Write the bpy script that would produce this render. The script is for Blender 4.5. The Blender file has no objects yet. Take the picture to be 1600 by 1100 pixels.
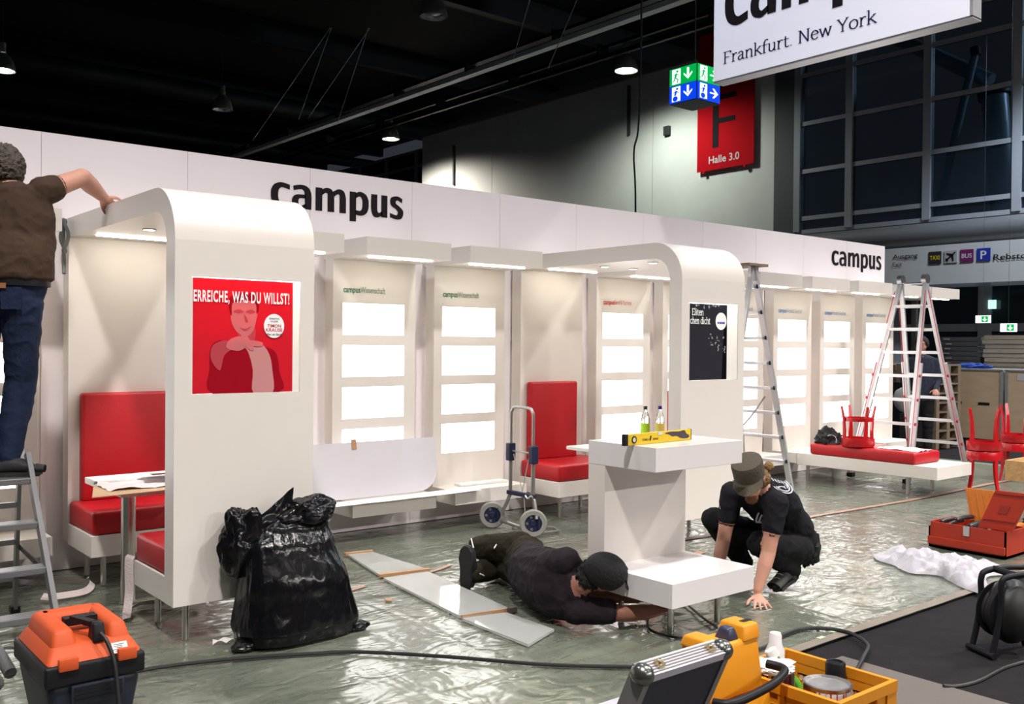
import bpy, bmesh, math, random
from mathutils import Vector, Matrix, noise, kdtree
random.seed(7)
S = bpy.context.scene
COL = S.collection
PI = math.pi
# ---------------------------------------------------------------- camera
cam_d = bpy.data.cameras.new('camera'); cam = bpy.data.objects.new('camera', cam_d); COL.objects.link(cam)
cam_d.sensor_fit = 'HORIZONTAL'; cam_d.sensor_width = 36.0; cam_d.lens = 1495.7/1600*36
cam_d.clip_start = 0.05; cam_d.clip_end = 200
yaw, pitch, roll = (math.radians(a) for a in (39.4305, -.49895, .5037))
_f = Vector((math.sin(yaw)*math.cos(pitch), math.cos(yaw)*math.cos(pitch), math.sin(pitch)))
_r = Vector((math.cos(yaw), -math.sin(yaw), 0)); _u = _r.cross(_f)
_r2 = _r*math.cos(roll)+_u*math.sin(roll); _u2 = -_r*math.sin(roll)+_u*math.cos(roll)
mw = Matrix((_r2, _u2, -_f)).transposed().to_4x4(); mw.translation = (0, 0, 1.6)
cam.matrix_world = mw
S.camera = cam
# ---------------------------------------------------------------- world and exposure
S.view_settings.view_transform = 'Standard'; S.view_settings.look = 'None'
S.view_settings.gamma = 1.0; S.view_settings.use_curve_mapping = False
S.view_settings.exposure = 0.0
W = bpy.data.worlds.new('night'); S.world = W; W.use_nodes = True
W.node_tree.nodes['Background'].inputs[0].default_value = (.5, .56, .7, 1)
W.node_tree.nodes['Background'].inputs[1].default_value = .05
LAMP_W = 2900.0      # hall lamp, watts of the spot below the bell
LED_E = 40.0          # emission of the booth's LED strips
BOX_E = 3.8          # emission of the light boxes
# ---------------------------------------------------------------- materials
MATS = {}
def M(name, col, rough=.5, metal=0., bump=0., bscale=40., var=0., vscale=6., emit=None, estr=0., trans=0., ior=1.45, coat=0., stretch=None, spec=.5):
    if name in MATS: return MATS[name]
    m = bpy.data.materials.new(name); m.use_nodes = True; nt = m.node_tree; b = nt.nodes['Principled BSDF']
    b.inputs['Base Color'].default_value = (*col, 1); b.inputs['Roughness'].default_value = rough
    b.inputs['Metallic'].default_value = metal; b.inputs['IOR'].default_value = ior
    b.inputs['Transmission Weight'].default_value = trans; b.inputs['Coat Weight'].default_value = coat
    b.inputs['Specular IOR Level'].default_value = spec
    if emit: b.inputs['Emission Color'].default_value = (*emit, 1); b.inputs['Emission Strength'].default_value = estr
    tc = nt.nodes.new('ShaderNodeTexCoord'); mp = nt.nodes.new('ShaderNodeMapping')
    nt.links.new(tc.outputs['Object'], mp.inputs['Vector'])
    if stretch: mp.inputs['Scale'].default_value = stretch
    n = nt.nodes.new('ShaderNodeTexNoise'); n.inputs['Scale'].default_value = vscale; n.inputs['Detail'].default_value = 5
    nt.links.new(mp.outputs['Vector'], n.inputs['Vector'])
    v = var if var else .03
    mix = nt.nodes.new('ShaderNodeMix'); mix.data_type = 'RGBA'
    mix.inputs['A'].default_value = (*[c*(1-v) for c in col], 1); mix.inputs['B'].default_value = (*[min(1, c*(1+v)) for c in col], 1)
    nt.links.new(n.outputs['Fac'], mix.inputs['Factor']); nt.links.new(mix.outputs['Result'], b.inputs['Base Color'])
    if bump:
        n2 = nt.nodes.new('ShaderNodeTexNoise'); n2.inputs['Scale'].default_value = bscale; n2.inputs['Detail'].default_value = 6
        nt.links.new(mp.outputs['Vector'], n2.inputs['Vector'])
        bp = nt.nodes.new('ShaderNodeBump'); bp.inputs['Strength'].default_value = bump; bp.inputs['Distance'].default_value = .02
        nt.links.new(n2.outputs['Fac'], bp.inputs['Height']); nt.links.new(bp.outputs['Normal'], b.inputs['Normal'])
    MATS[name] = m
    return m
white = M('white_laminate', (.715, .67, .62), .38, var=.02)
wallw = M('white_wall', (.87, .80, .81), .45, var=.02)
lamtop = M('glossy_white_laminate', (.72, .69, .69), .16, var=.02)
red = M('red_leatherette', (.43, .006, .012), .42, bump=.12, bscale=260, var=.06)
steel = M('brushed_steel', (.62, .60, .57), .28, 1., bump=.03, bscale=200, stretch=(1, 1, .05))
alu = M('aluminium', (.62, .62, .65), .34, .55, bump=.02, bscale=120)
aluw = M('aluminium_matt', (.60, .60, .62), .45, .75, bump=.02, bscale=120)
black = M('black_plastic', (.010, .010, .012), .45, var=.2, spec=.25)
ink = M('black_print', (.016, .012, .014), .8, spec=.15)
dgrey = M('dark_grey_metal', (.05, .05, .052), .5, .3, var=.2)
cardb = M('brown_cardboard', (.42, .24, .12), .8, bump=.1, bscale=60, var=.15)
paper = M('white_paper', (.82, .80, .80), .7, bump=.05, bscale=15)
led = M('led_strip', (1, .96, .88), .5, emit=(1, .93, .80), estr=LED_E)
lbox = M('light_box_diffuser', (1, 1, .97), .4, emit=(1, 1, .965), estr=BOX_E)
# ---------------------------------------------------------------- mesh builder
class MB:
    def __init__(s): s.v = []; s.f = []; s.m = []
    def add(s, vs, fs, mi=0):
        o = len(s.v); s.v += [tuple(p) for p in vs]; s.f += [tuple(o+i for i in q) for q in fs]; s.m += [mi]*len(fs); return s
    def box(s, x0, x1, y0, y1, z0, z1, b=0., mi=0):
        if b <= 0:
            vs = [(x, y, z) for z in (z0, z1) for y in (y0, y1) for x in (x0, x1)]
            return s.add(vs, [(0, 2, 3, 1), (4, 5, 7, 6), (0, 1, 5, 4), (2, 6, 7, 3), (0, 4, 6, 2), (1, 3, 7, 5)], mi)
        bm = bmesh.new(); bmesh.ops.create_cube(bm, size=1)
        for v in bm.verts:
            v.co = Vector(((x0+x1)/2+v.co.x*(x1-x0), (y0+y1)/2+v.co.y*(y1-y0), (z0+z1)/2+v.co.z*(z1-z0)))
        bmesh.ops.bevel(bm, geom=bm.edges[:], offset=b, segments=2 if b < .012 else 3, profile=.5, affect='EDGES')
        return s.bm(bm, mi)
    def bm(s, bm, mi=0):
        bm.verts.index_update(); s.add([v.co[:] for v in bm.verts], [[v.index for v in f.verts] for f in bm.faces], mi); bm.free(); return s
    def obox(s, c, ex, ey, ez, hx, hy, hz, mi=0):
        c = Vector(c); ex = Vector(ex).normalized()*hx; ey = Vector(ey).normalized()*hy; ez = Vector(ez).normalized()*hz
        vs = [c+ex*a+ey*b+ez*d for d in (-1, 1) for b in (-1, 1) for a in (-1, 1)]
        return s.add(vs, [(0, 2, 3, 1), (4, 5, 7, 6), (0, 1, 5, 4), (2, 6, 7, 3), (0, 4, 6, 2), (1, 3, 7, 5)], mi)
    def bar(s, a, b, w, h, up=(0, 0, 1), mi=0):
        a = Vector(a); b = Vector(b); d = b-a; u = Vector(up); x = d.cross(u)
        if x.length < 1e-6: x = d.cross(Vector((1, 0, 0)))
        y = x.cross(d)
        return s.obox((a+b)/2, d, x, y, d.length/2, w/2, h/2, mi)
    def tube(s, pts, r, seg=10, closed=False, mi=0, cap=True):
        pts = [Vector(p) for p in pts]; n = len(pts); rs = r if isinstance(r, (list, tuple)) else [r]*n
        t0 = (pts[1]-pts[0]).normalized(); up = Vector((0, 0, 1)) if abs(t0.z) < .9 else Vector((1, 0, 0))
        x = t0.cross(up).normalized(); vs = []; fs = []
        for i, p in enumerate(pts):
            t = ((pts[(i+1) % n]-pts[i-1]) if closed else (pts[min(i+1, n-1)]-pts[max(i-1, 0)])).normalized()
            x = (x-t*x.dot(t)).normalized(); y = t.cross(x)
            for k in range(seg):
                a = 2*PI*k/seg; vs.append(p+x*math.cos(a)*rs[i]+y*math.sin(a)*rs[i])
        for i in range(n if closed else n-1):
            for k in range(seg):
                a = i*seg+k; b = i*seg+(k+1) % seg; j = ((i+1) % n)*seg
                fs.append((a, b, j+(k+1) % seg, j+k))
        if cap and not closed: fs += [tuple(range(seg-1, -1, -1)), tuple(range((n-1)*seg, n*seg))]
        return s.add(vs, fs, mi)
    def lathe(s, prof, c=(0, 0, 0), ax=(0, 0, 1), seg=24, mi=0, a0=0., a1=2*PI, cap=False):
        c = Vector(c); q = Vector((0, 0, 1)).rotation_difference(Vector(ax)); full = abs(a1-a0-2*PI) < 1e-6; k = seg if full else seg+1
        vs = []; fs = []
        for r, z in prof:
            for i in range(k):
                a = a0+(a1-a0)*i/seg; vs.append(c+q @ Vector((r*math.cos(a), r*math.sin(a), z)))
        for j in range(len(prof)-1):
            for i in range(seg):
                i2 = (i+1) % k; fs.append((j*k+i, j*k+i2, (j+1)*k+i2, (j+1)*k+i))
        if full and cap:
            if prof[0][0] > 1e-5: fs.append(tuple(range(k-1, -1, -1)))
            if prof[-1][0] > 1e-5: fs.append(tuple(range((len(prof)-1)*k, len(prof)*k)))
        return s.add(vs, fs, mi)
    def prism(s, poly, o, ex, ey, ez, h, mi=0):
        o = Vector(o); ex = Vector(ex); ey = Vector(ey); ez = Vector(ez); n = len(poly)
        vs = [o+ex*x+ey*y for x, y in poly]+[o+ex*x+ey*y+ez*h for x, y in poly]
        fs = [tuple(range(n-1, -1, -1)), tuple(range(n, 2*n))]+[(i, (i+1) % n, n+(i+1) % n, n+i) for i in range(n)]
        return s.add(vs, fs, mi)
    def grid(s, fn, nu, nv, mi=0, closeu=False):
        vs = [fn(i/(nu if closeu else nu-1), j/(nv-1)) for j in range(nv) for i in range(nu)]; fs = []
        for j in range(nv-1):
            for i in range(nu if closeu else nu-1):
                i2 = (i+1) % nu; fs.append((j*nu+i, j*nu+i2, (j+1)*nu+i2, (j+1)*nu+i))
        return s.add(vs, fs, mi)
    def mesh(s, name, mats, smooth=False, loc=(0, 0, 0), angle=None):
        me = bpy.data.meshes.new(name); l = loc
        me.from_pydata([(p[0]-l[0], p[1]-l[1], p[2]-l[2]) for p in s.v], [], s.f)
        for m in (mats if isinstance(mats, (list, tuple)) else [mats]): me.materials.append(m)
        if any(s.m): me.polygons.foreach_set('material_index', s.m)
        bm = bmesh.new(); bm.from_mesh(me); bmesh.ops.recalc_face_normals(bm, faces=bm.faces[:]); bm.to_mesh(me); bm.free()
        if smooth:
            me.polygons.foreach_set('use_smooth', [True]*len(me.polygons))
            try: me.set_sharp_from_angle(angle=angle or math.radians(40))
            except Exception: pass
        me.update()
        return me
def tag(o, label=None, cat=None, group=None, kind=None):
    if label: o['label'] = label
    if cat: o['category'] = cat
    if group: o['group'] = group
    if kind: o['kind'] = kind
    return o
def thing(name, label, cat, loc=(0, 0, 0), rz=0., group=None):
    o = bpy.data.objects.new(name, None); COL.objects.link(o); o.location = loc; o.rotation_euler = (0, 0, rz)
    o.empty_display_size = .1
    return tag(o, label, cat, group)
WLOC = {}
def wloc(o):
    v = Vector(o.location)
    return v+wloc(o.parent) if o.parent else v
def obj(name, mb, mats, parent=None, smooth=False, world=True, label=None):
    """one mesh object; with world=True the builder's coordinates are world coordinates (parents are unrotated)"""
    l = wloc(parent) if (parent and world) else (0, 0, 0)
    o = bpy.data.objects.new(name, mb.mesh(name, mats, smooth, l)); COL.objects.link(o)
    if parent: o.parent = parent
    if label: o['label'] = label
    return o
def single(name, mb, mats, label, cat, group=None, smooth=False, kind=None):
    return tag(obj(name, mb, mats, None, smooth), label, cat, group, kind)
def struct(name, mb, mats, parent=None, smooth=False, label=None):
    o = obj(name, mb, mats, parent, smooth)
    if not parent: o['kind'] = 'structure'
    if label: o['label'] = label
    return o
def copy_tree(o, parent=None):
    c = o.copy(); COL.objects.link(c); c.parent = parent
    for ch in list(o.children): copy_tree(ch, c)
    return c
def rot(p, a, c=(0, 0)):
    x, y = p[0]-c[0], p[1]-c[1]; return (c[0]+x*math.cos(a)-y*math.sin(a), c[1]+x*math.sin(a)+y*math.cos(a), *p[2:])
def catmull(P, n=6, closed=False):
    P = [Vector(p) for p in P]; out = []; N = len(P)
    for i in range(N if closed else N-1):
        if closed: a, b, c, d = P[i-1], P[i], P[(i+1) % N], P[(i+2) % N]
        else: a, b, c, d = P[max(i-1, 0)], P[i], P[i+1], P[min(i+2, N-1)]
        for k in range(n):
            t = k/n; out.append(.5*((2*b)+(c-a)*t+(2*a-5*b+4*c-d)*t*t+(3*b-a-3*c+d)*t**3))
    if not closed: out.append(P[-1])
    return out
# ---------------------------------------------------------------- lettering
def glyph_strip(mb, pairs, put, n=6):
    a = catmull([p for p, q in pairs], n); b = catmull([q for p, q in pairs], n)
    vs = [put(p) for p in a]+[put(q) for q in b]; k = len(a)
    mb.add(vs, [(i, i+1, k+i+1, k+i) for i in range(k-1)])
def quad(mb, put, x0, x1, y0, y1): mb.add([put((x0, y0)), put((x1, y0)), put((x1, y1)), put((x0, y1))], [(0, 1, 2, 3)])
def arcp(cx, cy, ro, ri, a0, a1, n=9, p=2.5):
    out = []
    for i in range(n):
        a = math.radians(a0+(a1-a0)*i/(n-1)); c, s_ = math.cos(a), math.sin(a)
        e = (abs(c)**p+abs(s_)**p)**(-1/p)
        out.append(((cx+ro[0]*c*e, cy+ro[1]*s_*e), (cx+ri[0]*c*e, cy+ri[1]*s_*e)))
    return out
def campus(mb, put):
    """bold lower-case word, x-height 1, width 5.27"""
    g = lambda pairs, n=5: glyph_strip(mb, pairs, put, n)
    q = lambda *a: quad(mb, put, *a)
    g([((.70, .965), (.70, .755))]+arcp(.44, .5, (.44, .53), (.17, .325), 88, 272)+[((.70, .04), (.70, .245))])
    g([((.82, .95), (.84, .76)), ((1.12, 1.03), (1.10, .835)), ((1.38, .95), (1.22, .78)), ((1.51, .66), (1.25, .62)), ((1.51, 0), (1.27, 0))])
    g([((1.30, .615), (1.30, .455))]+arcp(1.12, .295, (.345, .32), (.10, .16), 90, 270)+[((1.30, .07), (1.30, .23))])
    q(1.67, 1.93, 0, 1.0); q(2.14, 2.40, 0, .66); q(2.61, 2.87, 0, .66)
    g([((1.90, .93), (1.92, .68)), ((2.10, 1.03), (2.05, .80)), ((2.31, .96), (2.13, .78)), ((2.40, .66), (2.14, .66))])
    g([((2.34, .89), (2.40, .68)), ((2.57, 1.03), (2.52, .80)), ((2.78, .96), (2.60, .78)), ((2.87, .66), (2.61, .66))])
    q(3.02, 3.28, -.31, 1.0)
    g([((3.25, .93), (3.25, .71))]+arcp(3.40, .5, (.40, .53), (.14, .32), 90, -90)+[((3.25, .0), (3.25, .20))])
    q(4.33, 4.59, 0, 1.0)
    g([((3.90, 1.0), (4.16, 1.0)), ((3.90, .35), (4.16, .36)), ((3.98, .04), (4.19, .22)), ((4.16, -.03), (4.25, .19)), ((4.38, .08), (4.38, .29))])
    g([((5.24, .93), (5.22, .74)), ((5.02, 1.03), (5.03, .84)), ((4.74, .93), (4.95, .78)), ((4.73, .62), (4.97, .68)), ((4.96, .43), (5.08, .60)), ((5.04, .33), (5.26, .42)),
       ((5.03, .22), (5.28, .22)), ((4.96, .16), (5.20, .03)), ((4.70, .24), (4.98, -.03)), ((4.70, .24), (4.70, .05))])
SER = {  # centre lines of a light serif face, x-height 1, cap height 1.42: (advance, [(closed curve?, points)], [serifs x,y,halfwidth])
 'F': (1.0, [(0, [(.25, 0), (.25, 1.42)]), (0, [(.25, 1.40), (.92, 1.40), (.92, 1.18)]), (0, [(.25, .75), (.72, .75)])], [(.25, 0, .2), (.15, 1.41, .12)]),
 'r': (.72, [(0, [(.22, 0), (.22, .96)]), (1, [(.22, .62), (.36, .88), (.52, .97), (.66, .9)])], [(.24, 0, .19), (.13, .96, .1)]),
 'a': (.88, [(1, [(.12, .8), (.36, .98), (.6, .85), (.62, .6), (.62, .2), (.7, .02), (.84, .04)]), (1, [(.62, .56), (.3, .5), (.12, .25), (.3, .0), (.62, .22)])], []),
 'n': (1.0, [(0, [(.2, 0), (.2, .96)]), (1, [(.2, .68), (.38, .9), (.58, .97), (.76, .8), (.78, .5), (.78, 0)])], [(.22, 0, .17), (.11, .96, .1), (.79, 0, .17)]),
 'k': (.95, [(0, [(.2, 0), (.2, 1.5)]), (0, [(.2, .42), (.74, .95)]), (0, [(.36, .56), (.86, .02)])], [(.21, 0, .17), (.11, 1.5, .1), (.74, .95, .15), (.86, .0, .12)]),
 'f': (.62, [(0, [(.24, 0), (.24, 1.15)]), (1, [(.24, 1.1), (.32, 1.4), (.5, 1.52), (.68, 1.45)]), (0, [(.04, .93), (.56, .93)])], [(.26, 0, .2)]),
 'u': (1.0, [(1, [(.2, .95), (.2, .5), (.22, .15), (.42, .0), (.6, .08), (.76, .3)]), (0, [(.77, .95), (.77, .0)])], [(.11, .95, .11), (.68, .95, .11), (.86, .0, .1)]),
 't': (.64, [(1, [(.24, 1.25), (.24, .6), (.26, .12), (.42, .0), (.6, .08)]), (0, [(.04, .93), (.58, .93)])], []),
 '.': (.42, [(0, [(.14, .06), (.26, .06)])], []),
 'N': (1.3, [(0, [(.24, 0), (.24, 1.4)]), (0, [(.24, 1.4), (1.06, 0)]), (0, [(1.06, 0), (1.06, 1.4)])], [(.22, 0, .17), (.16, 1.4, .14), (1.06, 1.4, .17)]),
 'e': (.85, [(1, [(.13, .55), (.74, .58), (.66, .86), (.44, .98), (.2, .82), (.12, .5), (.22, .14), (.48, .0), (.76, .16)])], []),
 'w': (1.3, [(0, [(.12, .95), (.40, .02)]), (0, [(.40, .02), (.66, .93)]), (0, [(.66, .93), (.94, .02)]), (0, [(.94, .02), (1.2, .95)])], [(.12, .95, .13), (1.2, .95, .13)]),
 'Y': (1.12, [(0, [(.12, 1.4), (.56, .66)]), (0, [(1.0, 1.4), (.56, .66)]), (0, [(.56, .68), (.56, 0)])], [(.12, 1.4, .16), (1.0, 1.4, .16), (.56, 0, .19)]),
 'o': (.98, [(1, [(.49, .98), (.2, .8), (.12, .48), (.22, .14), (.49, 0), (.78, .16), (.86, .5), (.76, .84), (.49, .98)])], []),
 'E': (1.05, [(0, [(.25, 0), (.25, 1.42)]), (0, [(.25, 1.40), (.9, 1.40), (.9, 1.2)]), (0, [(.25, .74), (.72, .74)]), (0, [(.25, .02), (.94, .02), (.94, .24)])], [(.14, 0, .1), (.14, 1.41, .1)]),
 'l': (.5, [(0, [(.22, 0), (.22, 1.5)])], [(.23, 0, .18), (.12, 1.5, .1)]),
 'i': (.5, [(0, [(.22, 0), (.22, .96)]), (0, [(.22, 1.26), (.22, 1.4)])], [(.23, 0, .18), (.12, .96, .1)]),
 'c': (.85, [(1, [(.74, .8), (.5, .98), (.22, .82), (.12, .5), (.22, .14), (.48, .0), (.76, .16)])], []),
 'h': (1.0, [(0, [(.2, 0), (.2, 1.5)]), (1, [(.2, .68), (.38, .9), (.58, .97), (.76, .8), (.78, .5), (.78, 0)])], [(.22, 0, .17), (.11, 1.5, .1), (.79, 0, .17)]),
 'd': (1.0, [(0, [(.74, 0), (.74, 1.5)]), (1, [(.74, .8), (.48, .98), (.22, .82), (.12, .48), (.22, .12), (.46, .0), (.74, .22)])], [(.64, 1.5, .1), (.84, 0, .1)]),
 ' ': (.5, [], [])}
def serif(mb, text, put, w=.11, nrm=(0, 0, 0)):
    x = 0; lay = [0]; nrm = Vector(nrm); put0 = put
    def put(q): return put0(q)+nrm*(.00012*lay[0])
    for ch in text:
        adv, strokes, sf = SER[ch]
        for cur, pts in strokes:
            lay[0] = (lay[0]+1) % 7
            P = [Vector((px, py, 0)) for px, py in pts]
            if cur: P = catmull(P, 5)
            for i in range(len(P)-1):
                d = (P[i+1]-P[i]); 
                if d.length < 1e-6: continue
                lay[0] = (lay[0]+1) % 7; d.normalize(); ww = w*(.62+.38*abs(d.y)); n_ = Vector((-d.y, d.x, 0))*ww/2; e = d*w*.12
                mb.add([put((x+p.x, p.y)) for p in (P[i]-n_-e, P[i+1]-n_+e, P[i+1]+n_+e, P[i]+n_-e)], [(0, 1, 2, 3)])
        for sx, sy, hw in sf:
            lay[0] = (lay[0]+1) % 7
            mb.add([put(p) for p in ((x+sx-hw, sy-w*.28), (x+sx+hw, sy-w*.28), (x+sx+hw, sy+w*.28), (x+sx-hw, sy+w*.28))], [(0, 1, 2, 3)])
        x += adv
    return x
def word(mb, text, o, ex, ey, size, width=None, off=0., align='LEFT', space=1.):
    """built-in sans face laid as flat print; ex, ey unit vectors of the surface, o the baseline start"""
    cu = bpy.data.curves.new('t', 'FONT'); cu.body = text; cu.size = 1; cu.offset = off; cu.resolution_u = 3; cu.space_character = space; cu.align_x = align
    t = bpy.data.objects.new('t', cu); COL.objects.link(t)
    dg = bpy.context.evaluated_depsgraph_get(); me = bpy.data.meshes.new_from_object(t.evaluated_get(dg))
    xs = [v.co.x for v in me.vertices]; x0, x1 = (min(xs), max(xs)) if xs else (0, 1)
    sx = (width/(x1-x0)) if width else size
    o = Vector(o); ex = Vector(ex); ey = Vector(ey); sh = x0 if align == 'LEFT' else 0
    mb.add([o+ex*((v.co.x-sh)*sx)+ey*(v.co.y*size) for v in me.vertices], [tuple(p.vertices) for p in me.polygons])
    bpy.data.objects.remove(t); bpy.data.meshes.remove(me); bpy.data.curves.remove(cu)
    return mb
X_, Y_, Z_ = Vector((1, 0, 0)), Vector((0, 1, 0)), Vector((0, 0, 1))
# ================================================================ LAMPS OF THE HALL (light first)
bellm = M('grey_lamp_housing', (.28, .28, .27), .5, .4, var=.1)
refl = M('lamp_reflector', (.75, .75, .73), .25, .9)
bulb_on = M('lamp_bulb_lit', (1, .95, .85), .4, emit=(1, .93, .8), estr=30)
bulb_gr = M('lamp_bulb_lit_greenish', (.95, 1, .9), .4, emit=(.85, 1, .85), estr=30)
bulb_off = M('lamp_bulb_dark', (.45, .45, .43), .3, .2)
def hall_lamp(x, y, label, state, power=0., col=(1, .95, .90), cone=125):
    t = thing('hall_lamp', label, 'lamp', (x, y, 8.6), 0, 'bell lamps under the hall ceiling')
    mb = MB().lathe([(.30, 0), (.305, .02), (.29, .12), (.24, .27), (.16, .38), (.10, .43), (.10, .46)], seg=20)
    obj('lamp_shade', mb, bellm, t, True, False)
    obj('reflector', MB().lathe([(.29, .015), (.27, .12), (.20, .26), (.05, .34)], seg=20), refl, t, True, False)
    obj('bulb', MB().lathe([(.001, .05), (.12, .055), (.2, .09), (.2, .12), (.06, .2), (.001, .22)], seg=14), {'on': bulb_on, 'green': bulb_gr, 'off': bulb_off}[state], t, True, False)
    obj('ballast_housing', MB().lathe([(.05, .46), (.075, .47), (.075, .72), (.04, .74)], seg=12), bellm, t, True, False)
    obj('hanger_rod', MB().tube([(0, 0, .74), (0, 0, 2.9)], .012, 6), dgrey, t, False, False)
    if power:
        l = bpy.data.lights.new('hall_lamp_light', 'SPOT'); l.energy = power; l.color = col
        l.spot_size = math.radians(cone); l.spot_blend = .6; l.shadow_soft_size = .28
        lo = bpy.data.objects.new('hall_lamp_light', l); COL.objects.link(lo); lo.parent = t; lo.location = (0, 0, -.02)
    return t
hall_lamp(11.75, 17.05, 'unlit grey bell lamp at the top edge, largest of the hanging lamps', 'off')
hall_lamp(11.64, 28.06, 'small unlit bell lamp hanging above the left end of the wall', 'off')
hall_lamp(17.70, 28.2, 'small bell lamp with warm lit bulb above the word on the wall', 'on', 1900, (1, .93, .85), 165)
hall_lamp(17.80, 17.15, 'bell lamp with greenish lit bulb left of the green and blue exit cube', 'green', 700, (.92, 1, .92), 165)
hall_lamp(5.59, 27.8, 'lit bell lamp cut by the left edge of the photo', 'green', 1500, (.9, 1, .92), 165)
GRID = [(-.4, 6.1, .16, 'over the left end of the stand'), (5.65, 6.1, .18, 'over the middle of the stand'), (11.7, 6.1, .16, 'over the right end of the stand'), (17.75, 6.1, .9, 'over the glass front'),
        (-.4, .6, 1.05, 'first of the added fill row above the viewer'), (5.65, .6, .65, 'second of the added fill row above the viewer'), (11.7, .6, 1.15, 'third of the added fill row above the viewer'), (17.75, .6, .9, 'fourth of the added fill row above the viewer'),  # unseen row added between the grid rows to brighten the booth wall
        (-.4, -4.9, .15, 'first behind the viewer'), (5.65, -4.9, .12, 'second behind the viewer'), (11.7, -4.9, .4, 'third behind the viewer'), (17.75, -4.9, .25, 'behind the viewer near the glass front')]
for x, y, p, w in GRID: hall_lamp(x, y, 'lit bell lamp '+w, 'on', LAMP_W*p, (1, .945, .91) if y < 6 else (.74, .84, 1))
for x, w, p in ((-.4, 'first', .6), (5.65, 'second', 1.3), (11.7, 'third', 3.4), (17.75, 'fourth', 3.6)):
    hall_lamp(x, -15.9, w+' lit bell lamp of the far row behind the viewer', 'on', LAMP_W*p, (1, .945, .92), 168)
# ================================================================ HALL
concm = M('pale_concrete', (.74, .745, .70), .8, bump=.15, bscale=8, var=.08, vscale=1.2)
concd = M('concrete_edge', (.13, .13, .125), .85, bump=.1, var=.1)
ceilm = M('black_ceiling', (.012, .011, .011), .9, bump=.1, bscale=3, var=.2)
ductm = M('black_duct', (.02, .02, .021), .55, .4, var=.2)
beamm = M('steel_tray', (.85, .88, .88), .5, 0., var=.1)
framem = M('window_frame_grey', (.38, .40, .43), .5, .2, var=.05)
glassd = M('night_glass', (.020, .030, .038), .08, 0., var=.3, vscale=1.5)
carpet = M('dark_grey_carpet', (.022, .020, .022), .95, bump=.5, bscale=220, var=.25, vscale=9, spec=.08)
struct('floor', MB().box(-15, 22, -25, 50, -.12, -.02), carpet)
struct('ceiling', MB().box(-15, 26, -25, 50, 11.5, 11.7), ceilm)
struct('wall_far', MB().box(-15, 26, 48, 48.3, 0, 11.5), M('dark_far_wall', (.015, .015, .016), .9))
wr = struct('wall_right', MB().box(20.03, 20.5, 13.62, 29.65, -.1, 9.22), concd)
for a, b in ((13.62, 18.195), (18.215, 25.44), (25.46, 29.65)):
    struct('panel', MB().box(19.99, 20.05, a, b, -.1, 9.2), concm, wr)
struct('cornice', MB().box(19.9, 20.4, 13.62, 29.8, 9.2, 9.42), M('cornice_grey', (.17, .17, .165), .8, var=.1), wr)
struct('edge_pillar', MB().box(19.93, 20.3, 13.55, 14.15, -.1, 9.2), M('pillar_grey', (.10, .10, .11), .7), wr)
for y, z0, z1 in ((27.6, 7.2, 8.6), (19.1, 7.6, 9.0)):
    struct('conduit', MB().tube([(19.95, y, z0), (19.95, y, z1)], .05, 8), dgrey, wr)
struct('call_box', MB().box(19.9, 20, 17.55, 17.75, 7.35, 7.6, .01), dgrey, wr)
# big window of the end wall
def window(name, X, ys, zs, mw, mh, glass=None):
    glass = glass or glassd
    w = thing(name, None, None, (X, ys[0], zs[0])); w['kind'] = 'structure'
    for i, y in enumerate(ys): obj('mullion', MB().box(X-.08, X+.08, y-mw/2, y+mw/2, zs[0], zs[-1]), framem, w)
    for z in zs: obj('transom', MB().box(X-.05, X+.05, ys[-1], ys[0], z-mh/2, z+mh/2), framem, w)
    for i in range(len(ys)-1):
        for j in range(len(zs)-1):
            obj('pane', MB().box(X-.012, X+.012, ys[i+1]+mw/2, ys[i]-mw/2, zs[j]+mh/2, zs[j+1]-mh/2), glass, w)
    return w
def tinted_glass():
    m = bpy.data.materials.new('tinted_window_glass'); m.use_nodes = True; nt = m.node_tree; b = nt.nodes['Principled BSDF']
    b.inputs['Base Color'].default_value = (.012, .018, .024, 1); b.inputs['Roughness'].default_value = .08
    tr = nt.nodes.new('ShaderNodeBsdfTransparent'); tr.inputs[0].default_value = (.75, .85, .92, 1); mx = nt.nodes.new('ShaderNodeMixShader')
    n = nt.nodes.new('ShaderNodeTexNoise'); n.inputs['Scale'].default_value = .6; rp = nt.nodes.new('ShaderNodeMapRange'); rp.inputs['To Min'].default_value = .45; rp.inputs['To Max'].default_value = .6
    nt.links.new(n.outputs['Fac'], rp.inputs['Value']); nt.links.new(rp.outputs['Result'], mx.inputs[0])
    nt.links.new(b.outputs[0], mx.inputs[1]); nt.links.new(tr.outputs[0], mx.inputs[2]); nt.links.new(mx.outputs[0], nt.nodes['Material Output'].inputs[0]); return m
paneglass = tinted_glass()
window('window_1', 20.0, [13.5, 12.13, 10.28, 8.42, 6.55, 4.7], [4.34, 4.66, 5.78, 6.92, 8.08, 8.75, 9.9], .17, .10, paneglass)
window('window_2', 21.2, [41.0, 38.5, 36.2, 34.0, 31.8, 29.65], [6.2, 7.4, 8.6, 9.2], .18, .10)
window('window_3', 20.15, [13.0, 11.0, 9.08, 7.3, 5.4], [0.0, 2.02, 2.95], .26, .16)
struct('wall_upper_right', MB().box(19.95, 20.4, 2, 13.62, 9.9, 11.5), ceilm)
struct('trim_1', MB().tube([(19.95, 13.7, 4.0), (19.95, 2.5, 4.0)], .27, 20), M('round_duct_grey', (.13, .135, .14), .6, .1, var=.05), smooth=True)
braces = M('pale_steel_tube', (.42, .50, .58), .35, .2)
b_ = thing('steel_brace', 'pale steel tube bracing standing outside the big window', 'steel tube', (21.5, 10.2, 0))
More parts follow.
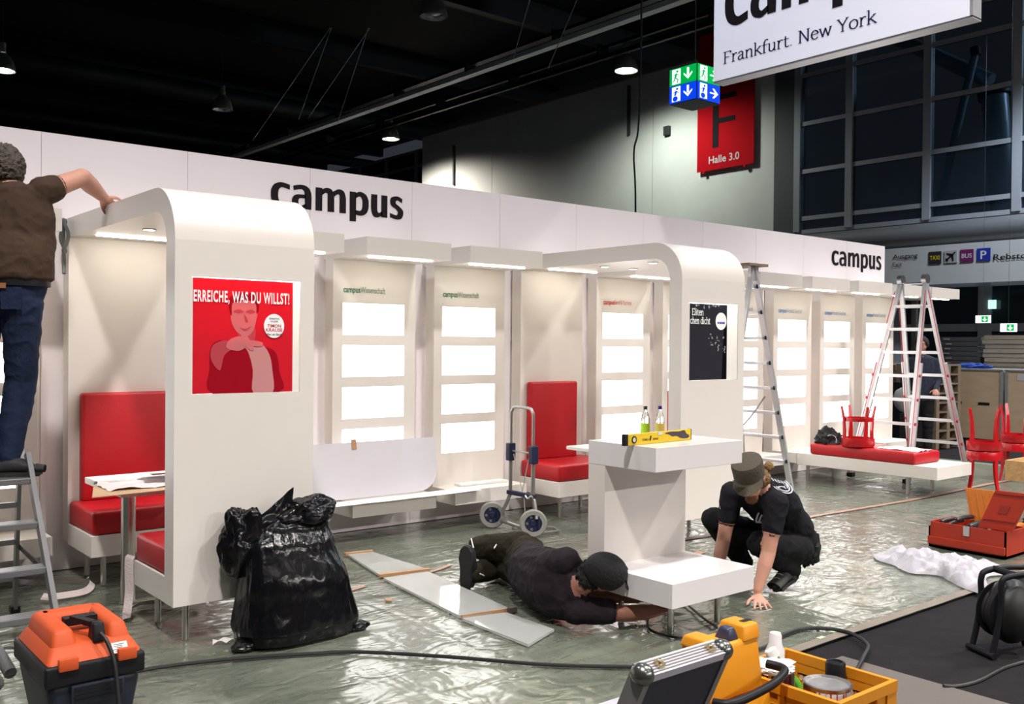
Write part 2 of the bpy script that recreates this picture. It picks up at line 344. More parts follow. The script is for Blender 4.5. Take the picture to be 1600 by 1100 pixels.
for pts, r_ in (([(21.2, 9.85, 8.1), (21.2, 11.77, 0)], .085), ([(21.9, 9.75, 7.3), (21.9, 9.05, 0)], .28), ([(21.6, 13.0, 9.7), (21.6, 9.7, 7.5)], .17)):
    q_ = obj('tube', MB().tube(pts, r_, 18), braces, b_, True); obj('end_joint', MB().lathe([(.001, -.1), (r_*1.25, -.1), (r_*1.25, .1), (.001, .1)], pts[0], (0, .2, 1), 18), dgrey, q_, True)
l_ = bpy.data.lights.new('brace_fill_light', 'POINT'); l_.energy = 900; l_.color = (.62, .82, 1); l_.shadow_soft_size = .3  # added fill lamp outdoors, only there to light the brace tubes
lo_ = bpy.data.objects.new('brace_fill_light', l_); COL.objects.link(lo_); lo_.location = (25.5, 4.5, 9.5)
# lit shapes behind the ground-floor glass
litm = M('lit_far_window', (.6, .8, .7), .5, emit=(.55, .95, .85), estr=1.2)
single('lit_window', MB().box(20.02, 20.06, 8.83, 8.98, 2.40, 2.58), litm, 'small bright greenish window glowing behind the ground-floor glass', 'window')
# duct, rails and hangers below the ceiling
for lab, x, z, r_ in (('long pale cable tray running across the black ceiling', 15.75, 9.0, .11), ('thin dark rail parallel to the pale cable tray', 17.3, 8.95, .05)):
    t = thing('cable_tray', lab, 'cable tray', (x, 12, z))
    obj('rail', MB().box(x-r_, x+r_, 12, 47, z-.09, z+.03), beamm if x < 16 else ductm, t)
    obj('upper_rail', MB().box(x-r_+.25, x+r_+.25, 12, 47, z+.28, z+.36), ductm, t)
    for k in range(9): obj('cross_bar', MB().box(x-.05, x+.3, 14+3.6*k, 14.06+3.6*k, z, z+.34), ductm, t)
for i, (a, b) in enumerate((((14.5, 27.2, 11.1), (12.8, 28.5, 7.9)), ((14.6, 27.1, 11.1), (13.9, 27.6, 8.6)), ((15.3, 26.5, 10.9), (14.1, 27.4, 8.65)), ((15.4, 26.4, 10.9), (14.8, 26.9, 8.45)), ((14.2, 16.9, 9.5), (13.9, 17.1, 8.15)), ((15.0, 16.2, 9.5), (14.5, 16.6, 7.95)))):
    b = Vector((b[0]+.03*i, b[1], b[2])); a = Vector((a[0]+.03*i, a[1], a[2])); a = b+(a-b)*((11.5-b.z)/(a.z-b.z))
    single('hanger_wire', MB().tube([a, b], .009, 5), beamm, ('leftmost', 'second', 'third', 'fourth', 'fifth', 'rightmost')[i]+' slanting hanger wire below the black ceiling, counted from the left', 'wire', 'hanger wires below the ceiling')
for i, (y0, z, r_) in enumerate(((33.0, 10.3, .35), (37.5, 9.6, .22), (43, 9.9, .3))):
    single('air_duct', MB().tube([(-14, y0, z), (26, y0, z)], r_, 14), ductm, ('thick', 'thin', 'lowest')[i]+' dark round air duct crossing the hall under the ceiling', 'duct', smooth=True)
for i in range(5):
    single('roof_beam', MB().box(-14, 25, 14.5+6.5*i, 14.8+6.5*i, 10.75, 11.45), ductm, 'black steel roof beam under the hall ceiling', 'beam', 'roof beams')
single('drop_cable', MB().tube(catmull([(8.86, 8.3, 11.4), (8.87, 8.29, 5.9), (8.85, 8.3, 4.4), (8.80, 8.33, 4.0), (8.82, 8.31, 3.2), (8.82, 8.31, .02)], 6), .012, 6), black, 'black cable dropping from the ceiling behind the white wall', 'cable')
# F banner
bred = M('banner_red', (.50, .006, .012), .9, spec=.1)
bt = thing('banner', 'tall red hall banner with a black F on the concrete wall', 'banner', (19.9, 15.63, 6.17))
obj('sheet', MB().box(19.88, 19.9, 14.72, 16.53, 6.17, 9.75), bred, bt)
fm = MB()
for a, b, c, d in ((16.02, 15.83, 6.74, 8.09), (15.83, 15.265, 7.955, 8.09), (15.83, 15.30, 7.355, 7.485)):
    fm.box(19.872, 19.88, b, a, c, d)
obj('letter', fm, ink, bt, label='black letter F')
obj('lettering', word(MB(), 'Halle 3.0', (19.876, 16.136, 6.345), -Y_, Z_, .27, .975, .012), M('banner_white_print', (.62, .60, .60), .6), bt, label='white words Halle 3.0')
for y in (16.3, 15.0): obj('weight', MB().box(19.87, 19.91, y-.04, y+.04, 6.11, 6.17), bred, bt)
# exit cube
gre = M('exit_green_lit', (.0, .3, .06), .4, emit=(.0, .42, .07), estr=1.0)
blu = M('exit_blue_lit', (.0, .03, .5), .4, emit=(.003, .06, .85), estr=1.0)
whe = M('exit_white_lit', (.9, .95, .95), .4, emit=(.9, 1, .97), estr=1.3)
ec = thing('exit_sign_cube', 'lit cube of green and blue escape signs hanging under the ceiling', 'exit sign', (11.27, 9.43, 5.22))
obj('housing', MB().box(11.005, 11.53, 9.17, 9.69, 5.215, 5.75), M('sign_housing_grey', (.10, .10, .10), .4, .4), ec)
obj('suspension', MB().tube([(11.27, 9.43, 5.75), (11.27, 9.43, 11.4)], .01, 6), dgrey, ec)
def picto(mb, put, chair, arrow):
    R = lambda x0, x1, y0, y1: quad(mb, put, x0, x1, y0, y1)
    R(.10, .42, .08, .94)
    if arrow == 'down':
        R(.66, .74, .45, .88); mb.add([put(p) for p in ((.54, .52), (.70, .22), (.86, .52), (.86, .62), (.70, .38), (.54, .62))], [(0, 1, 4, 5), (1, 2, 3, 4)])
    else:
        R(.55, .80, .46, .54); mb.add([put(p) for p in ((.74, .22), (.92, .50), (.74, .78), (.66, .78), (.80, .50), (.66, .22))], [(0, 1, 4, 5), (1, 2, 3, 4)])
def runner(mb, put, chair):
    def seg(a, b, w):
        a, b = Vector((*a, 0)), Vector((*b, 0)); n = (b-a).normalized(); n = Vector((-n.y, n.x, 0))*w/2
        mb.add([put(p[:2]) for p in (a-n, b-n, b+n, a+n)], [(0, 1, 2, 3)])
    for k in range(8):
        pass
    mb.add([put((.30+.045*math.cos(2*PI*k/8), .80+.07*math.sin(2*PI*k/8))) for k in range(8)], [tuple(range(8))])
    seg((.27, .70), (.22, .42), .075); seg((.26, .68), (.36, .56), .035); seg((.26, .68), (.15, .58), .035)
    if chair:
        mb.add([put((.23+.10*math.cos(2*PI*k/10), .24+.16*math.sin(2*PI*k/10))) for k in range(10)], [tuple(range(10))])
    else:
        seg((.22, .45), (.33, .32), .045); seg((.33, .32), (.30, .14), .04); seg((.22, .45), (.17, .26), .045); seg((.17, .26), (.06, .2), .04)
for (o, ex, nrm, arrow) in ((Vector((10.995, 9.685, 5.225)), -Y_, -X_, 'down'), (Vector((11.01, 9.16, 5.225)), X_, -Y_, 'right')):
    for row, (mt, chair) in enumerate(((blu, True), (gre, False))):
        base = o+Z_*(.26*row)
        put = lambda p, b=base, e=ex, n=nrm, k=0.0: b+e*(p[0]*.51)+Z_*(p[1]*.255)+n*k
        pn = MB(); a0 = base; pn.add([a0, a0+ex*.515, a0+ex*.515+Z_*.255, a0+Z_*.255], [(0, 1, 2, 3)])
        po = obj('sign_panel', pn, mt, ec)
        pm = MB(); picto(pm, lambda p, f=put, n=nrm: f(p)+n*.004, chair, arrow); obj('pictogram', pm, whe, po)
        rm = MB(); runner(rm, lambda p, f=put, n=nrm: f(p)+n*.007, chair); obj('running_figure', rm, mt, po)
# illuminated hanging sign of the stand
sgm = M('hanging_sign_lit', (.86, .85, .92), .4, emit=(.80, .80, .97), estr=.33)
sg = thing('hanging_sign', 'large white lit hanging sign cut off by the top edge', 'sign', (7.5, 4.76, 4.17))
obj('panel', MB().box(7.45, 7.58, 3.515, 6.0, 4.175, 5.75), sgm, sg)
obj('edge_frame', MB().box(7.455, 7.60, 3.49, 3.515, 4.165, 5.76).box(7.455, 7.60, 3.49, 6.0, 4.155, 4.175), alu, sg)
mb = MB(); campus(mb, lambda p: Vector((7.446, 5.868-p[0]*.385, 4.667+p[1]*.40))); obj('lettering', mb, ink, sg, label='black bold word campus')
mb = MB(); w_ = 1.58/15.7
tw = serif(MB(), 'Frankfurt. New York', lambda p: Vector((0, 0, 0)))
xo = 0
for wd_ in ('Frankfurt.', 'New', 'York'):
    mb = MB(); adv = serif(mb, wd_, lambda p: Vector((7.446, 5.885-(p[0]+xo)*1.60/tw, 4.318+p[1]*.0785)), .16); obj('subtitle_word', mb, M('navy_print', (.02, .018, .10), .6), sg, label='navy word '+wd_)
    xo += adv+.5
for y in (3.9, 5.6): obj('suspension', MB().tube([(7.51, y, 5.75), (7.51, y, 11.4)], .008, 6), dgrey, sg)
# direction sign band
dsm = M('sign_band_grey', (.52, .52, .50), .6)
ds = thing('direction_sign', 'long grey overhead direction band with exit and parking symbols', 'sign', (19.65, 8, 2.93))
obj('band', MB().box(19.62, 19.75, 2.2, 13.6, 2.92, 3.74), dsm, ds)
obj('lettering', word(MB(), 'Ausgang', (19.605, 10.836, 3.512), -Y_, Z_, .135, .555, .012), ink, ds, label='bold word Ausgang')
obj('lettering', word(MB(), 'Exit', (19.605, 10.842, 3.344), -Y_, Z_, .135, .215), ink, ds, label='word Exit')
obj('lettering', word(MB(), 'Rebstock', (19.605, 8.70, 3.357), -Y_, Z_, .165, .86, .01), ink, ds, label='bold word Rebstock')
for nm, y, cm, txt, tm, sz, wd in (('taxi', 10.036, (.018, .018, .02), 'TAXI', (.65, .5, .02), .125, .215), ('plane', 9.702, (.36, .36, .35), '', None, 0, 0), ('bus', 9.366, (.16, .012, .10), 'BUS', (.6, .5, .55), .125, .21), ('parking', 9.029, (.012, .03, .30), 'P', (.6, .62, .7), .235, .12)):
    q = obj('symbol_panel', MB().box(19.605, 19.62, y-.266, y, 3.353, 3.61), M(nm+'_symbol', cm, .5), ds)
    if txt: obj('lettering', word(MB(), txt, (19.60, y-.133+wd/2, 3.353+(.128-sz*.36)), -Y_, Z_, sz, wd, .02), M(nm+'_print', tm, .5), q)
    else:
        pl = MB(); P = lambda x, z: (19.60, y-.133-x, 3.481+z)
        for a, b, w1, w2 in (((-.10, -.08), (.10, .09), .018, .014), ((.03, .03), (-.09, .07), .03, .012), ((.03, .03), (.055, -.095), .03, .012), ((-.07, -.055), (-.105, -.03), .014, .01), ((-.07, -.055), (-.06, -.10), .014, .01)):
            d = Vector((b[0]-a[0], b[1]-a[1], 0)).normalized(); n = Vector((-d.y, d.x, 0))
            pl.add([P(a[0]-n.x*w1, a[1]-n.y*w1), P(b[0]-n.x*w2, b[1]-n.y*w2), P(b[0]+n.x*w2, b[1]+n.y*w2), P(a[0]+n.x*w1, a[1]+n.y*w1)], [(0, 1, 2, 3)])
        obj('aeroplane', pl, ink, q)
for i, (x, y, z) in enumerate(((18.0, 8.17, 2.06), (17.0, 7.285, 1.88))):
    e = thing('exit_sign', ('higher small lit green exit sign left of the pillar', 'lower small lit green exit sign above the board stack')[i], 'exit sign', (x, y, z))
    obj('panel', MB().box(x, x+.05, y-.13, y+.13, z, z+.14), whe, e)
    obj('green_field', MB().box(x-.004, x, y-.10, y+.02, z+.015, z+.125), gre, e)
    am = MB().box(x-.008, x-.004, y-.05, y-.03, z+.06, z+.11); am.add([(x-.008, y-.085, z+.07), (x-.008, y-.04, z+.025), (x-.008, y+.005, z+.07)], [(0, 1, 2)])
    obj('arrow', am, whe, e)
    obj('suspension', MB().tube([(x+.02, y, z+.14), (x+.02, y, 11.4)], .0025, 4), dgrey, e)
# ================================================================ BOOTH WALL
wb = struct('wall_back', MB().box(-3.4, 12.66, 7.135, 7.25, 0, 3.02), wallw)
edges = [-3.4, -2.33, -1.33, -.33, .67, 1.67, 2.685, 3.70, 4.695, 5.69, 6.685, 7.68, 8.68, 9.68, 10.68, 11.68, 12.66]
for a, b in zip(edges, edges[1:]): obj('panel', MB().box(a+.0015, b-.0015, 7.12, 7.136, .0, 3.022), wallw, wb)
for x, lab in ((3.353, 'large black word campus'), (11.317, 'black word campus at the right end')):
    mb = MB(); campus(mb, lambda p: Vector((x+p[0]*.2365, 7.117, 2.682+p[1]*.19))); obj('lettering', mb, ink, wb, label=lab)
# ---- display units
YP, YW, YG = 6.96, 7.118, 7.092
def unit_shell(t, x0, x1, canopy=True, shelf=True):
    if shelf:   # C-shaped unit with light boxes set into the back panel
        zs = [(1.924-.348*i, 1.662-.348*i) for i in range(4)]
        mb = MB(); xa, xb = x0+.09, x0+.69
        mb.box(x0, xa, YP, YG, .33, 2.28); mb.box(xb, x1, YP, YG, .33, 2.28)
        prev = 2.28
        for a, b in zs: mb.box(xa, xb, YP, YG, a, prev); prev = b
        mb.box(xa, xb, YP, YG, .33, prev)
        obj('back_panel', mb, white, t)
        for a, b in zs: obj('light_box', MB().box(xa, xb, YP+.012, YP+.06, b, a), lbox, t, label='glowing white light box')
        obj('shelf', MB().box(x0, x1, 6.62, YG, .21, .33), white, t)
    else: obj('back_panel', MB().box(x0, x1, YP, YG, .22, 2.30), white, t)
    if canopy:
        obj('canopy', MB().box(x0, x1, 6.43, YW, 2.28, 2.42), white, t)
        obj('led_strip', MB().box(x0+.1, x1-.1, 6.555, 6.585, 2.272, 2.2795), led, t)
green = M('green_print', (.012, .16, .06), .6); redp = M('red_print', (.55, .03, .03), .6); bluep = M('blue_print', (.03, .22, .5), .6)
ggrey = M('grey_green_print', (.09, .18, .12), .6); rgrey = M('pale_red_print', (.55, .17, .15), .6); bgrey = M('pale_blue_print', (.25, .33, .42), .6)
units = {0: ('white display unit with light boxes behind the man on the ladder', None, None, None), 2: ('white display unit with light boxes hidden behind the red poster panel', None, None, None),
 3: ('white display unit with green lettering above the leaning white board', 'Wissenschaft', green, ggrey), 4: ('white display unit with green lettering left of the hand truck', 'Wissenschaft', green, ggrey),
 6: ('white display unit with red lettering seen through the second arch', 'Beruf & Karriere', redp, rgrey), 7: ('white display unit hidden behind the dark poster panel', None, None, None),
 8: ('white display unit behind the narrow step ladder', 'Wirtschaft & Gesellschaft', bluep, bgrey), 9: ('white display unit with blue lettering right of the narrow step ladder', 'Wirtschaft & Gesellschaft', bluep, bgrey),
 10: ('white display unit with blue lettering behind the upturned red stool', 'Wirtschaft & Gesellschaft', bluep, bgrey), 11: ('rightmost white display unit with blue lettering beside the tall ladder', 'Wirtschaft & Gesellschaft', bluep, bgrey)}
for k, (lab, txt, m1, m2) in units.items():
    x0 = k+.83
    t = thing('display_unit', lab, 'display unit', (x0+.4, 7.0, .21), 0, 'light-box display units along the wall')
    unit_shell(t, x0, x0+.8)
    if txt:
        obj('lettering', word(MB(), 'campus', (x0+.093, YP-.003, 2.012), X_, Z_, .072, .160, .018), m1, t)
        obj('lettering', word(MB(), txt, (x0+.255, YP-.003, 2.012), X_, Z_, .072, .238 if len(txt) < 13 else (.25 if len(txt) < 18 else .33), .004), m2, t)
t = thing('canopy_box', 'white canopy box jutting past the right end of the wall', 'canopy', (13.1, 6.7, 2.28))
obj('box', MB().box(12.66, 13.45, 6.43, 7.1, 2.28, 2.42), white, t); obj('led_strip', MB().box(12.8, 13.4, 6.555, 6.585, 2.272, 2.2795), led, t)
obj('support_post', MB().box(12.68, 12.72, 7.04, 7.1, 0, 2.28), white, t)
obj('bracket', MB().box(13.38, 13.45, 7.03, 7.1, 0, 2.28), M('dark_post', (.03, .03, .03), .6), t)
# ---- arched seating alcoves
cushm = red
def alcove(x0, x1, yf, label, seatlab, poster):
    t = thing('seating_alcove', label, 'seating alcove', ((x0+x1)/2, 6.2, 0))
    th = .13; zt = 2.43; R = .30; zb = .205; yb = YW
    outer = [(yb, zt)]+[(yf+R-R*math.sin(a), zt-R+R*math.cos(a)) for a in [PI/2*i/10 for i in range(11)]]+[(yf, zb)]
    r2 = R-th; yi = yf+th; zi = zt-th
    inner = [(yb, zi)]+[(yi+r2-r2*math.sin(a), zi-r2+r2*math.cos(a)) for a in [PI/2*i/10 for i in range(11)]]+[(yi, zb)]
    mb = MB(); n = len(outer)
    px0, px1, pz0, pz1 = x0+.095, x0+.715, 1.318, 1.938
    L = [(x0, y, z) for y, z in outer]; Rr = [(x1, y, z) for y, z in outer]; Li = [(x0, y, z) for y, z in inner]; Ri = [(x1, y, z) for y, z in inner]
    vs = L+Rr+Li+Ri; fs = []
    for i in range(n-1):
        if i < n-2: fs.append((i, i+1, n+i+1, n+i))           # outer skin, last piece has the poster opening
        fs.append((2*n+i, 3*n+i, 3*n+i+1, 2*n+i+1))
        fs.append((i, 2*n+i, 2*n+i+1, i+1)); fs.append((n+i, n+i+1, 3*n+i+1, 3*n+i))
    fs.append((n-1, 3*n-1, 4*n-1, 2*n-1))
    mb.add(vs, fs)
    zc = outer[-2][1]
    A = [(x0, yf, zc), (x1, yf, zc), (x1, yf, zb), (x0, yf, zb)]; B = [(px0, yf, pz1), (px1, yf, pz1), (px1, yf, pz0), (px0, yf, pz0)]
    Cc = [(x, yf+.10, z) for x, y, z in B]
    mb.add(A+B+Cc, [(0, 1, 5, 4), (1, 2, 6, 5), (2, 3, 7, 6), (3, 0, 4, 7), (4, 5, 9, 8), (5, 6, 10, 9), (6, 7, 11, 10), (7, 4, 8, 11), (8, 9, 10, 11)])
    o = bpy.data.objects.new('arch_shell', mb.mesh('arch_shell', white, True, wloc(t), math.radians(25))); COL.objects.link(o); o.parent = t
    unit_shell(t, x0, x1, False, False)
    obj('led_strip', MB().box(x0+.1, x1-.1, 6.655, 6.685, zi-.008, zi-.001), led, t)
    for (x, y) in ((x0+.25, 6.1), (x0+.62, 6.1), (x0+.25, 5.52)):
        d = obj('downlight', MB().lathe([(.04, 0), (.046, -.006), (.034, -.008), (.034, -.002)], (x, y, zi), seg=16), steel, t, True)
        obj('lamp_disc', MB().lathe([(.001, -.004), (.034, -.004)], (x, y, zi), seg=16), led, d)
    for yy0, yy1, tagn in ((6.41, YP, 'rear'), (yi, 5.58, 'front')):
        sb = obj('seat_box', MB().box(x0, x1, yy0, yy1, .205, .345, .003), white, t)
        c0, c1 = (yy0, yy1-.005) if tagn == 'rear' else (yy0+.005, yy1)
        obj('seat_cushion', MB().box(x0+.006, x1-.006, c0-.004, c1, .346, .50, .025), red, t, True)
        for x in (x0+.10, x1-.10):
            for y in ((yy0+.09, yy1-.1) if tagn == 'rear' else (yf+.09, yy1-.10)): obj('leg', MB().tube([(x, y, 0.002), (x, y, .206)], .018, 14), steel, sb, True)
    obj('backrest', MB().box(x0+.07, x0+.67, YP-.085, YP-.002, .495, 1.237, .02), red, t, True)
    obj('backrest', MB().box(x0+.07, x0+.67, yi+.002, yi+.085, .495, 1.237, .02), red, t, True)
    poster(t, px0, px1, pz0, pz1, yf)
    return t
def translucent(name, col, gloss=.1):
    m = bpy.data.materials.new(name); m.use_nodes = True; nt = m.node_tree; nt.nodes.clear()
    out = nt.nodes.new('ShaderNodeOutputMaterial'); tr = nt.nodes.new('ShaderNodeBsdfTranslucent'); di = nt.nodes.new('ShaderNodeBsdfDiffuse'); mx = nt.nodes.new('ShaderNodeMixShader')
    tr.inputs[0].default_value = (*col, 1); di.inputs[0].default_value = (*col, 1); mx.inputs[0].default_value = .5
    n = nt.nodes.new('ShaderNodeTexNoise'); n.inputs['Scale'].default_value = 90; mix = nt.nodes.new('ShaderNodeMix'); mix.data_type = 'RGBA'
    mix.inputs['A'].default_value = (*[c*.97 for c in col], 1); mix.inputs['B'].default_value = (*[min(1, c*1.03) for c in col], 1)
    nt.links.new(n.outputs['Fac'], mix.inputs['Factor'])
    for s in (tr, di): nt.links.new(mix.outputs['Result'], s.inputs[0])
    nt.links.new(di.outputs[0], mx.inputs[1]); nt.links.new(tr.outputs[0], mx.inputs[2]); nt.links.new(mx.outputs[0], out.inputs[0])
    return m
opal = translucent('opal_acrylic', (.92, .92, .90))
tubel = M('poster_tube_lamp', (1, 1, 1), .5, emit=(1, .95, .9), estr=520)
def shape(pts, put, mb=None, smooth=5):
    mb = mb or MB(); P = catmull([Vector((x, y, 0)) for x, y in pts], smooth, True) if smooth else [Vector((x, y, 0)) for x, y in pts]
    mb.add([put((p.x, p.y)) for p in P], [tuple(range(len(P)))]); return mb
def poster_back(t, px0, px1, pz0, pz1, yf, w, name, lab, mt):
    ob = obj('light_panel', MB().box(px0+.002, px1-.002, yf+.006, yf+.009, pz0+.002, pz1-.002), opal, t, label='white acrylic light panel')
    obj('tube_lamp', MB().box(px0+.03, px1-.03, yf+.022, yf+.034, pz1-.028, pz1-.016), tubel, ob)
    return obj(name, MB().box(px0+.002, px0+w, yf+.002, yf+.0045, pz0+.002, pz1-.002), mt, t, label=lab)
def poster_red(t, px0, px1, pz0, pz1, yf):
    H = pz1-pz0
    P = poster_back(t, px0, px1, pz0, pz1, yf, .575, 'poster', 'red poster of a pointing man', translucent('poster_red', (.80, .03, .055)))
    def put(k): return lambda p: Vector((px0+p[0]*H, yf+.0016-.0005*k, pz0+p[1]*H))
    dk = translucent('poster_dark_red', (.50, .012, .03)); pk = translucent('poster_pink', (.92, .30, .32)); pl = translucent('poster_pale_pink', (.93, .48, .48)); wh = M('poster_white', (.92, .90, .90), .5); mid = translucent('poster_mid_red', (.78, .12, .15))
    obj('jacket', shape([(.18, .0), (.15, .22), (.16, .40), (.24, .46), (.38, .44), (.50, .47), (.62, .42), (.76, .36), (.80, .18), (.80, .0)], put(1), smooth=4), dk, P)
    obj('shirt', shape([(.55, .0), (.545, .20), (.50, .36), (.46, .42), (.62, .43), (.70, .34), (.73, .2), (.735, .0)], put(2), smooth=4), pl, P)
    obj('neck', shape([(.42, .46), (.42, .56), (.56, .58), (.54, .42)], put(3), smooth=4), mid, P)
    obj('face', shape([(.34, .76), (.345, .62), (.40, .53), (.47, .495), (.54, .54), (.575, .65), (.585, .76), (.52, .82), (.40, .82)], put(4)), pk, P)
    obj('hair', shape([(.325, .72), (.32, .82), (.38, .875), (.50, .885), (.58, .85), (.60, .75), (.575, .70), (.565, .79), (.48, .815), (.40, .80), (.35, .78), (.345, .68)], put(5)), dk, P)
    fe = MB()
    for x in (.41, .52): shape([(x-.05, .715), (x, .735), (x+.045, .715), (x, .70)], put(6), fe)
    shape([(.455, .69), (.47, .63), (.495, .625), (.48, .67)], put(6), fe); shape([(.42, .575), (.47, .565), (.53, .59), (.47, .545)], put(6), fe)
    obj('features', fe, mid, P)
    hd = MB(); shape([(.30, .40), (.33, .47), (.44, .50), (.50, .46), (.47, .40), (.40, .37)], put(7), hd); shape([(.44, .49), (.42, .53), (.47, .525), (.55, .40), (.53, .375), (.49, .40)], put(8), hd)
    shape([(.48, .45), (.52, .465), (.62, .45), (.635, .425), (.60, .41), (.52, .42)], put(9), hd); obj('hand', hd, pk, P)
    sl = MB(); shape([(.16, .30), (.18, .42), (.30, .46), (.36, .40), (.28, .33), (.24, .20)], put(6), sl); obj('sleeve', sl, mid, P)
    obj('headline', word(MB(), 'ERREICHE, WAS DU WILLST!', (px0+.003, yf-.0034, pz0+.795*H), X_, Z_, .084, .548, .028, space=1.12), wh, P, label='white headline lettering')
    c = (.742, .595); st = MB(); st.add([put(10)((c[0]+.098*math.cos(2*PI*k/32), c[1]+.108*math.sin(2*PI*k/32))) for k in range(32)], [tuple(range(32))])
    so = obj('sticker', st, wh, P, label='round white sticker')
    prd = M('sticker_red_print', (.5, .02, .03), .6); y_ = yf-.0050
    for txt, z, sz, wd, mm in (('SONNTAG', .652, .016, .06, ink), ('14 UHR', .628, .016, .045, ink), ('TIMON', .582, .03, .082, prd), ('KRAUSE', .545, .03, .098, prd), ('Hier am Stand', .510, .02, .086, ink)):
        obj('lettering', word(MB(), txt, (px0+c[0]*H-wd/2, y_, pz0+z*H), X_, Z_, sz*.86, wd, .008), mm, so)
def poster_dark(t, px0, px1, pz0, pz1, yf):
    H = pz1-pz0
    P = poster_back(t, px0, px1, pz0, pz1, yf, .475, 'poster', 'dark grey poster with glass splinters', translucent('poster_dark_grey', (.055, .055, .07)))
    def put(k): return lambda p: Vector((px0+p[0]*H, yf+.0016-.0005*k, pz0+p[1]*H))
    wh = translucent('poster_splinter_white', (.75, .75, .78)); bk = translucent('poster_black', (.012, .012, .014)); ww = M('poster_lettering_white', (.92, .92, .90), .5)
    obj('dark_stripe', shape([(.66, .005), (.765, .005), (.765, .72), (.70, .72)], put(1), smooth=0), bk, P)
    rnd = random.Random(5)
    for k in range(34):
        if k < 9: x, y, s = rnd.uniform(.10, .60), rnd.uniform(.955, .985), rnd.uniform(.02, .045)
        else: a = rnd.random(); x, y, s = .38+.37*a+rnd.uniform(-.08, .04), .62-.22*a+rnd.uniform(-.10, .10), rnd.uniform(.012, .03)
        an = [rnd.uniform(0, 2*PI) for _ in range(4)]; an.sort()
        x = min(x, .72)
        obj('splinter', shape([(min(.762, x+s*rnd.uniform(.4, 1)*math.cos(a)), min(.99, y+s*rnd.uniform(.4, 1.2)*math.sin(a))) for a in an], put(2), smooth=0), wh, P)
    s_ = H*.082
    for txt, x, z, wd in (('Eliten', .03, .845, .235), ('chen dicht', .0, .735, .40)):
        mb = MB(); w0 = serif(MB(), txt, lambda p: Vector((0, 0, 0))); serif(mb, txt, lambda p: Vector((px0+.004+x*H+p[0]*wd*H/w0, yf-.0025, pz0+z*H+p[1]*H*.058)), .22, (0, -1, 0)); obj('lettering', mb, ww, P)
    c = (.635, .775); st = MB(); st.add([put(5)((c[0]+.115*math.cos(2*PI*k/32), c[1]+.115*math.sin(2*PI*k/32))) for k in range(32)], [tuple(range(32))])
    so = obj('sticker', st, ww, P, label='round white sticker'); bp = M('sticker_blue_print', (.02, .03, .35), .6)
    sb = MB()
    for a, b in ((-.075, -.045), (-.035, .0), (.005, .035), (.04, .075)): quad(sb, put(6), c[0]+a, c[0]+b, c[1]-.035, c[1]-.008)
    obj('lettering', sb, bp, so)
alcove(1.808, 2.61, 4.965, 'white arched seating alcove with a red poster panel', 'near', poster_red)
alcove(5.83, 6.63, 4.985, 'white arched seating alcove with a dark poster panel', 'far', poster_dark)
# ================================================================ FLOOR COVERINGS
def film_material():
    m = bpy.data.materials.new('film_over_green_carpet'); m.use_nodes = True; nt = m.node_tree; b = nt.nodes['Principled BSDF']
    N = nt.nodes.new; L = nt.links.new
    tc = N('ShaderNodeTexCoord')
    def noise_(scale, sc3, det=4, dist=0., rotz=0.):
        mp = N('ShaderNodeMapping'); mp.inputs['Scale'].default_value = sc3; mp.inputs['Rotation'].default_value = (0, 0, rotz); L(tc.outputs['Object'], mp.inputs['Vector'])
        n = N('ShaderNodeTexNoise'); n.inputs['Scale'].default_value = scale; n.inputs['Detail'].default_value = det; n.inputs['Distortion'].default_value = dist
        L(mp.outputs['Vector'], n.inputs['Vector']); return n.outputs['Fac']
    def math_(op, a, bb):
        q = N('ShaderNodeMath'); q.operation = op
        for i, v in enumerate((a, bb)):
            if isinstance(v, (int, float)): q.inputs[i].default_value = v
            else: L(v, q.inputs[i])
        return q.outputs[0]
    def ridge(x): return math_('ABSOLUTE', math_('SUBTRACT', x, .5), 0)
    w1 = ridge(noise_(1.6, (.35, 2.0, 1), 2, .5, .12)); w2 = ridge(noise_(2.2, (2.0, .45, 1), 2, .5, .55)); w3 = noise_(10, (.5, 2.2, 1), 3, .8, .1); w4 = ridge(noise_(3.2, (1, 1.4, 1), 2, 1.0))
    h = math_('ADD', math_('ADD', math_('MULTIPLY', w1, 1.6), math_('MULTIPLY', w2, 1.0)), math_('ADD', math_('MULTIPLY', w3, .10), math_('MULTIPLY', w4, 1.1)))
    bp = N('ShaderNodeBump'); bp.inputs['Strength'].default_value = .6; bp.inputs['Distance'].default_value = .03; L(h, bp.inputs['Height']); L(bp.outputs['Normal'], b.inputs['Normal'])
    cr = N('ShaderNodeValToRGB'); cr.color_ramp.elements[0].position = .3; cr.color_ramp.elements[0].color = (.095, .108, .080, 1); cr.color_ramp.elements[1].position = .72; cr.color_ramp.elements[1].color = (.20, .215, .168, 1)
    L(noise_(1.3, (.7, 1.3, 1), 6, .8), cr.inputs['Fac']); L(cr.outputs['Color'], b.inputs['Base Color'])
    b.inputs['Roughness'].default_value = .22; b.inputs['Specular IOR Level'].default_value = .75; b.inputs['Coat Weight'].default_value = .3; b.inputs['Coat Roughness'].default_value = .12
    L(bp.outputs['Normal'], b.inputs['Coat Normal'])
    return m
filmm = film_material()
def film_z(x, y): return .0005+.004*max(0, noise.noise(Vector((x*1.1, y*3.1, 3))))
struct('floor_carpet', MB().box(-3.4, 13.6, 2.93, 7.13, -.02, -.006), M('green_stand_carpet', (.12, .16, .10), .95, bump=.4, bscale=200, var=.15))
fg = MB().grid(lambda u, v: (-3.4+16.8*u, 2.96+.012*noise.noise(Vector((u*60, 0, 5)))+4.15*v, -.005+film_z(-3.4+16.8*u, 2.96+4.15*v)-.0006), 210, 60)
single('plastic_film', fg, filmm, 'creased clear plastic film spread over the green stand floor', 'plastic film', smooth=True)
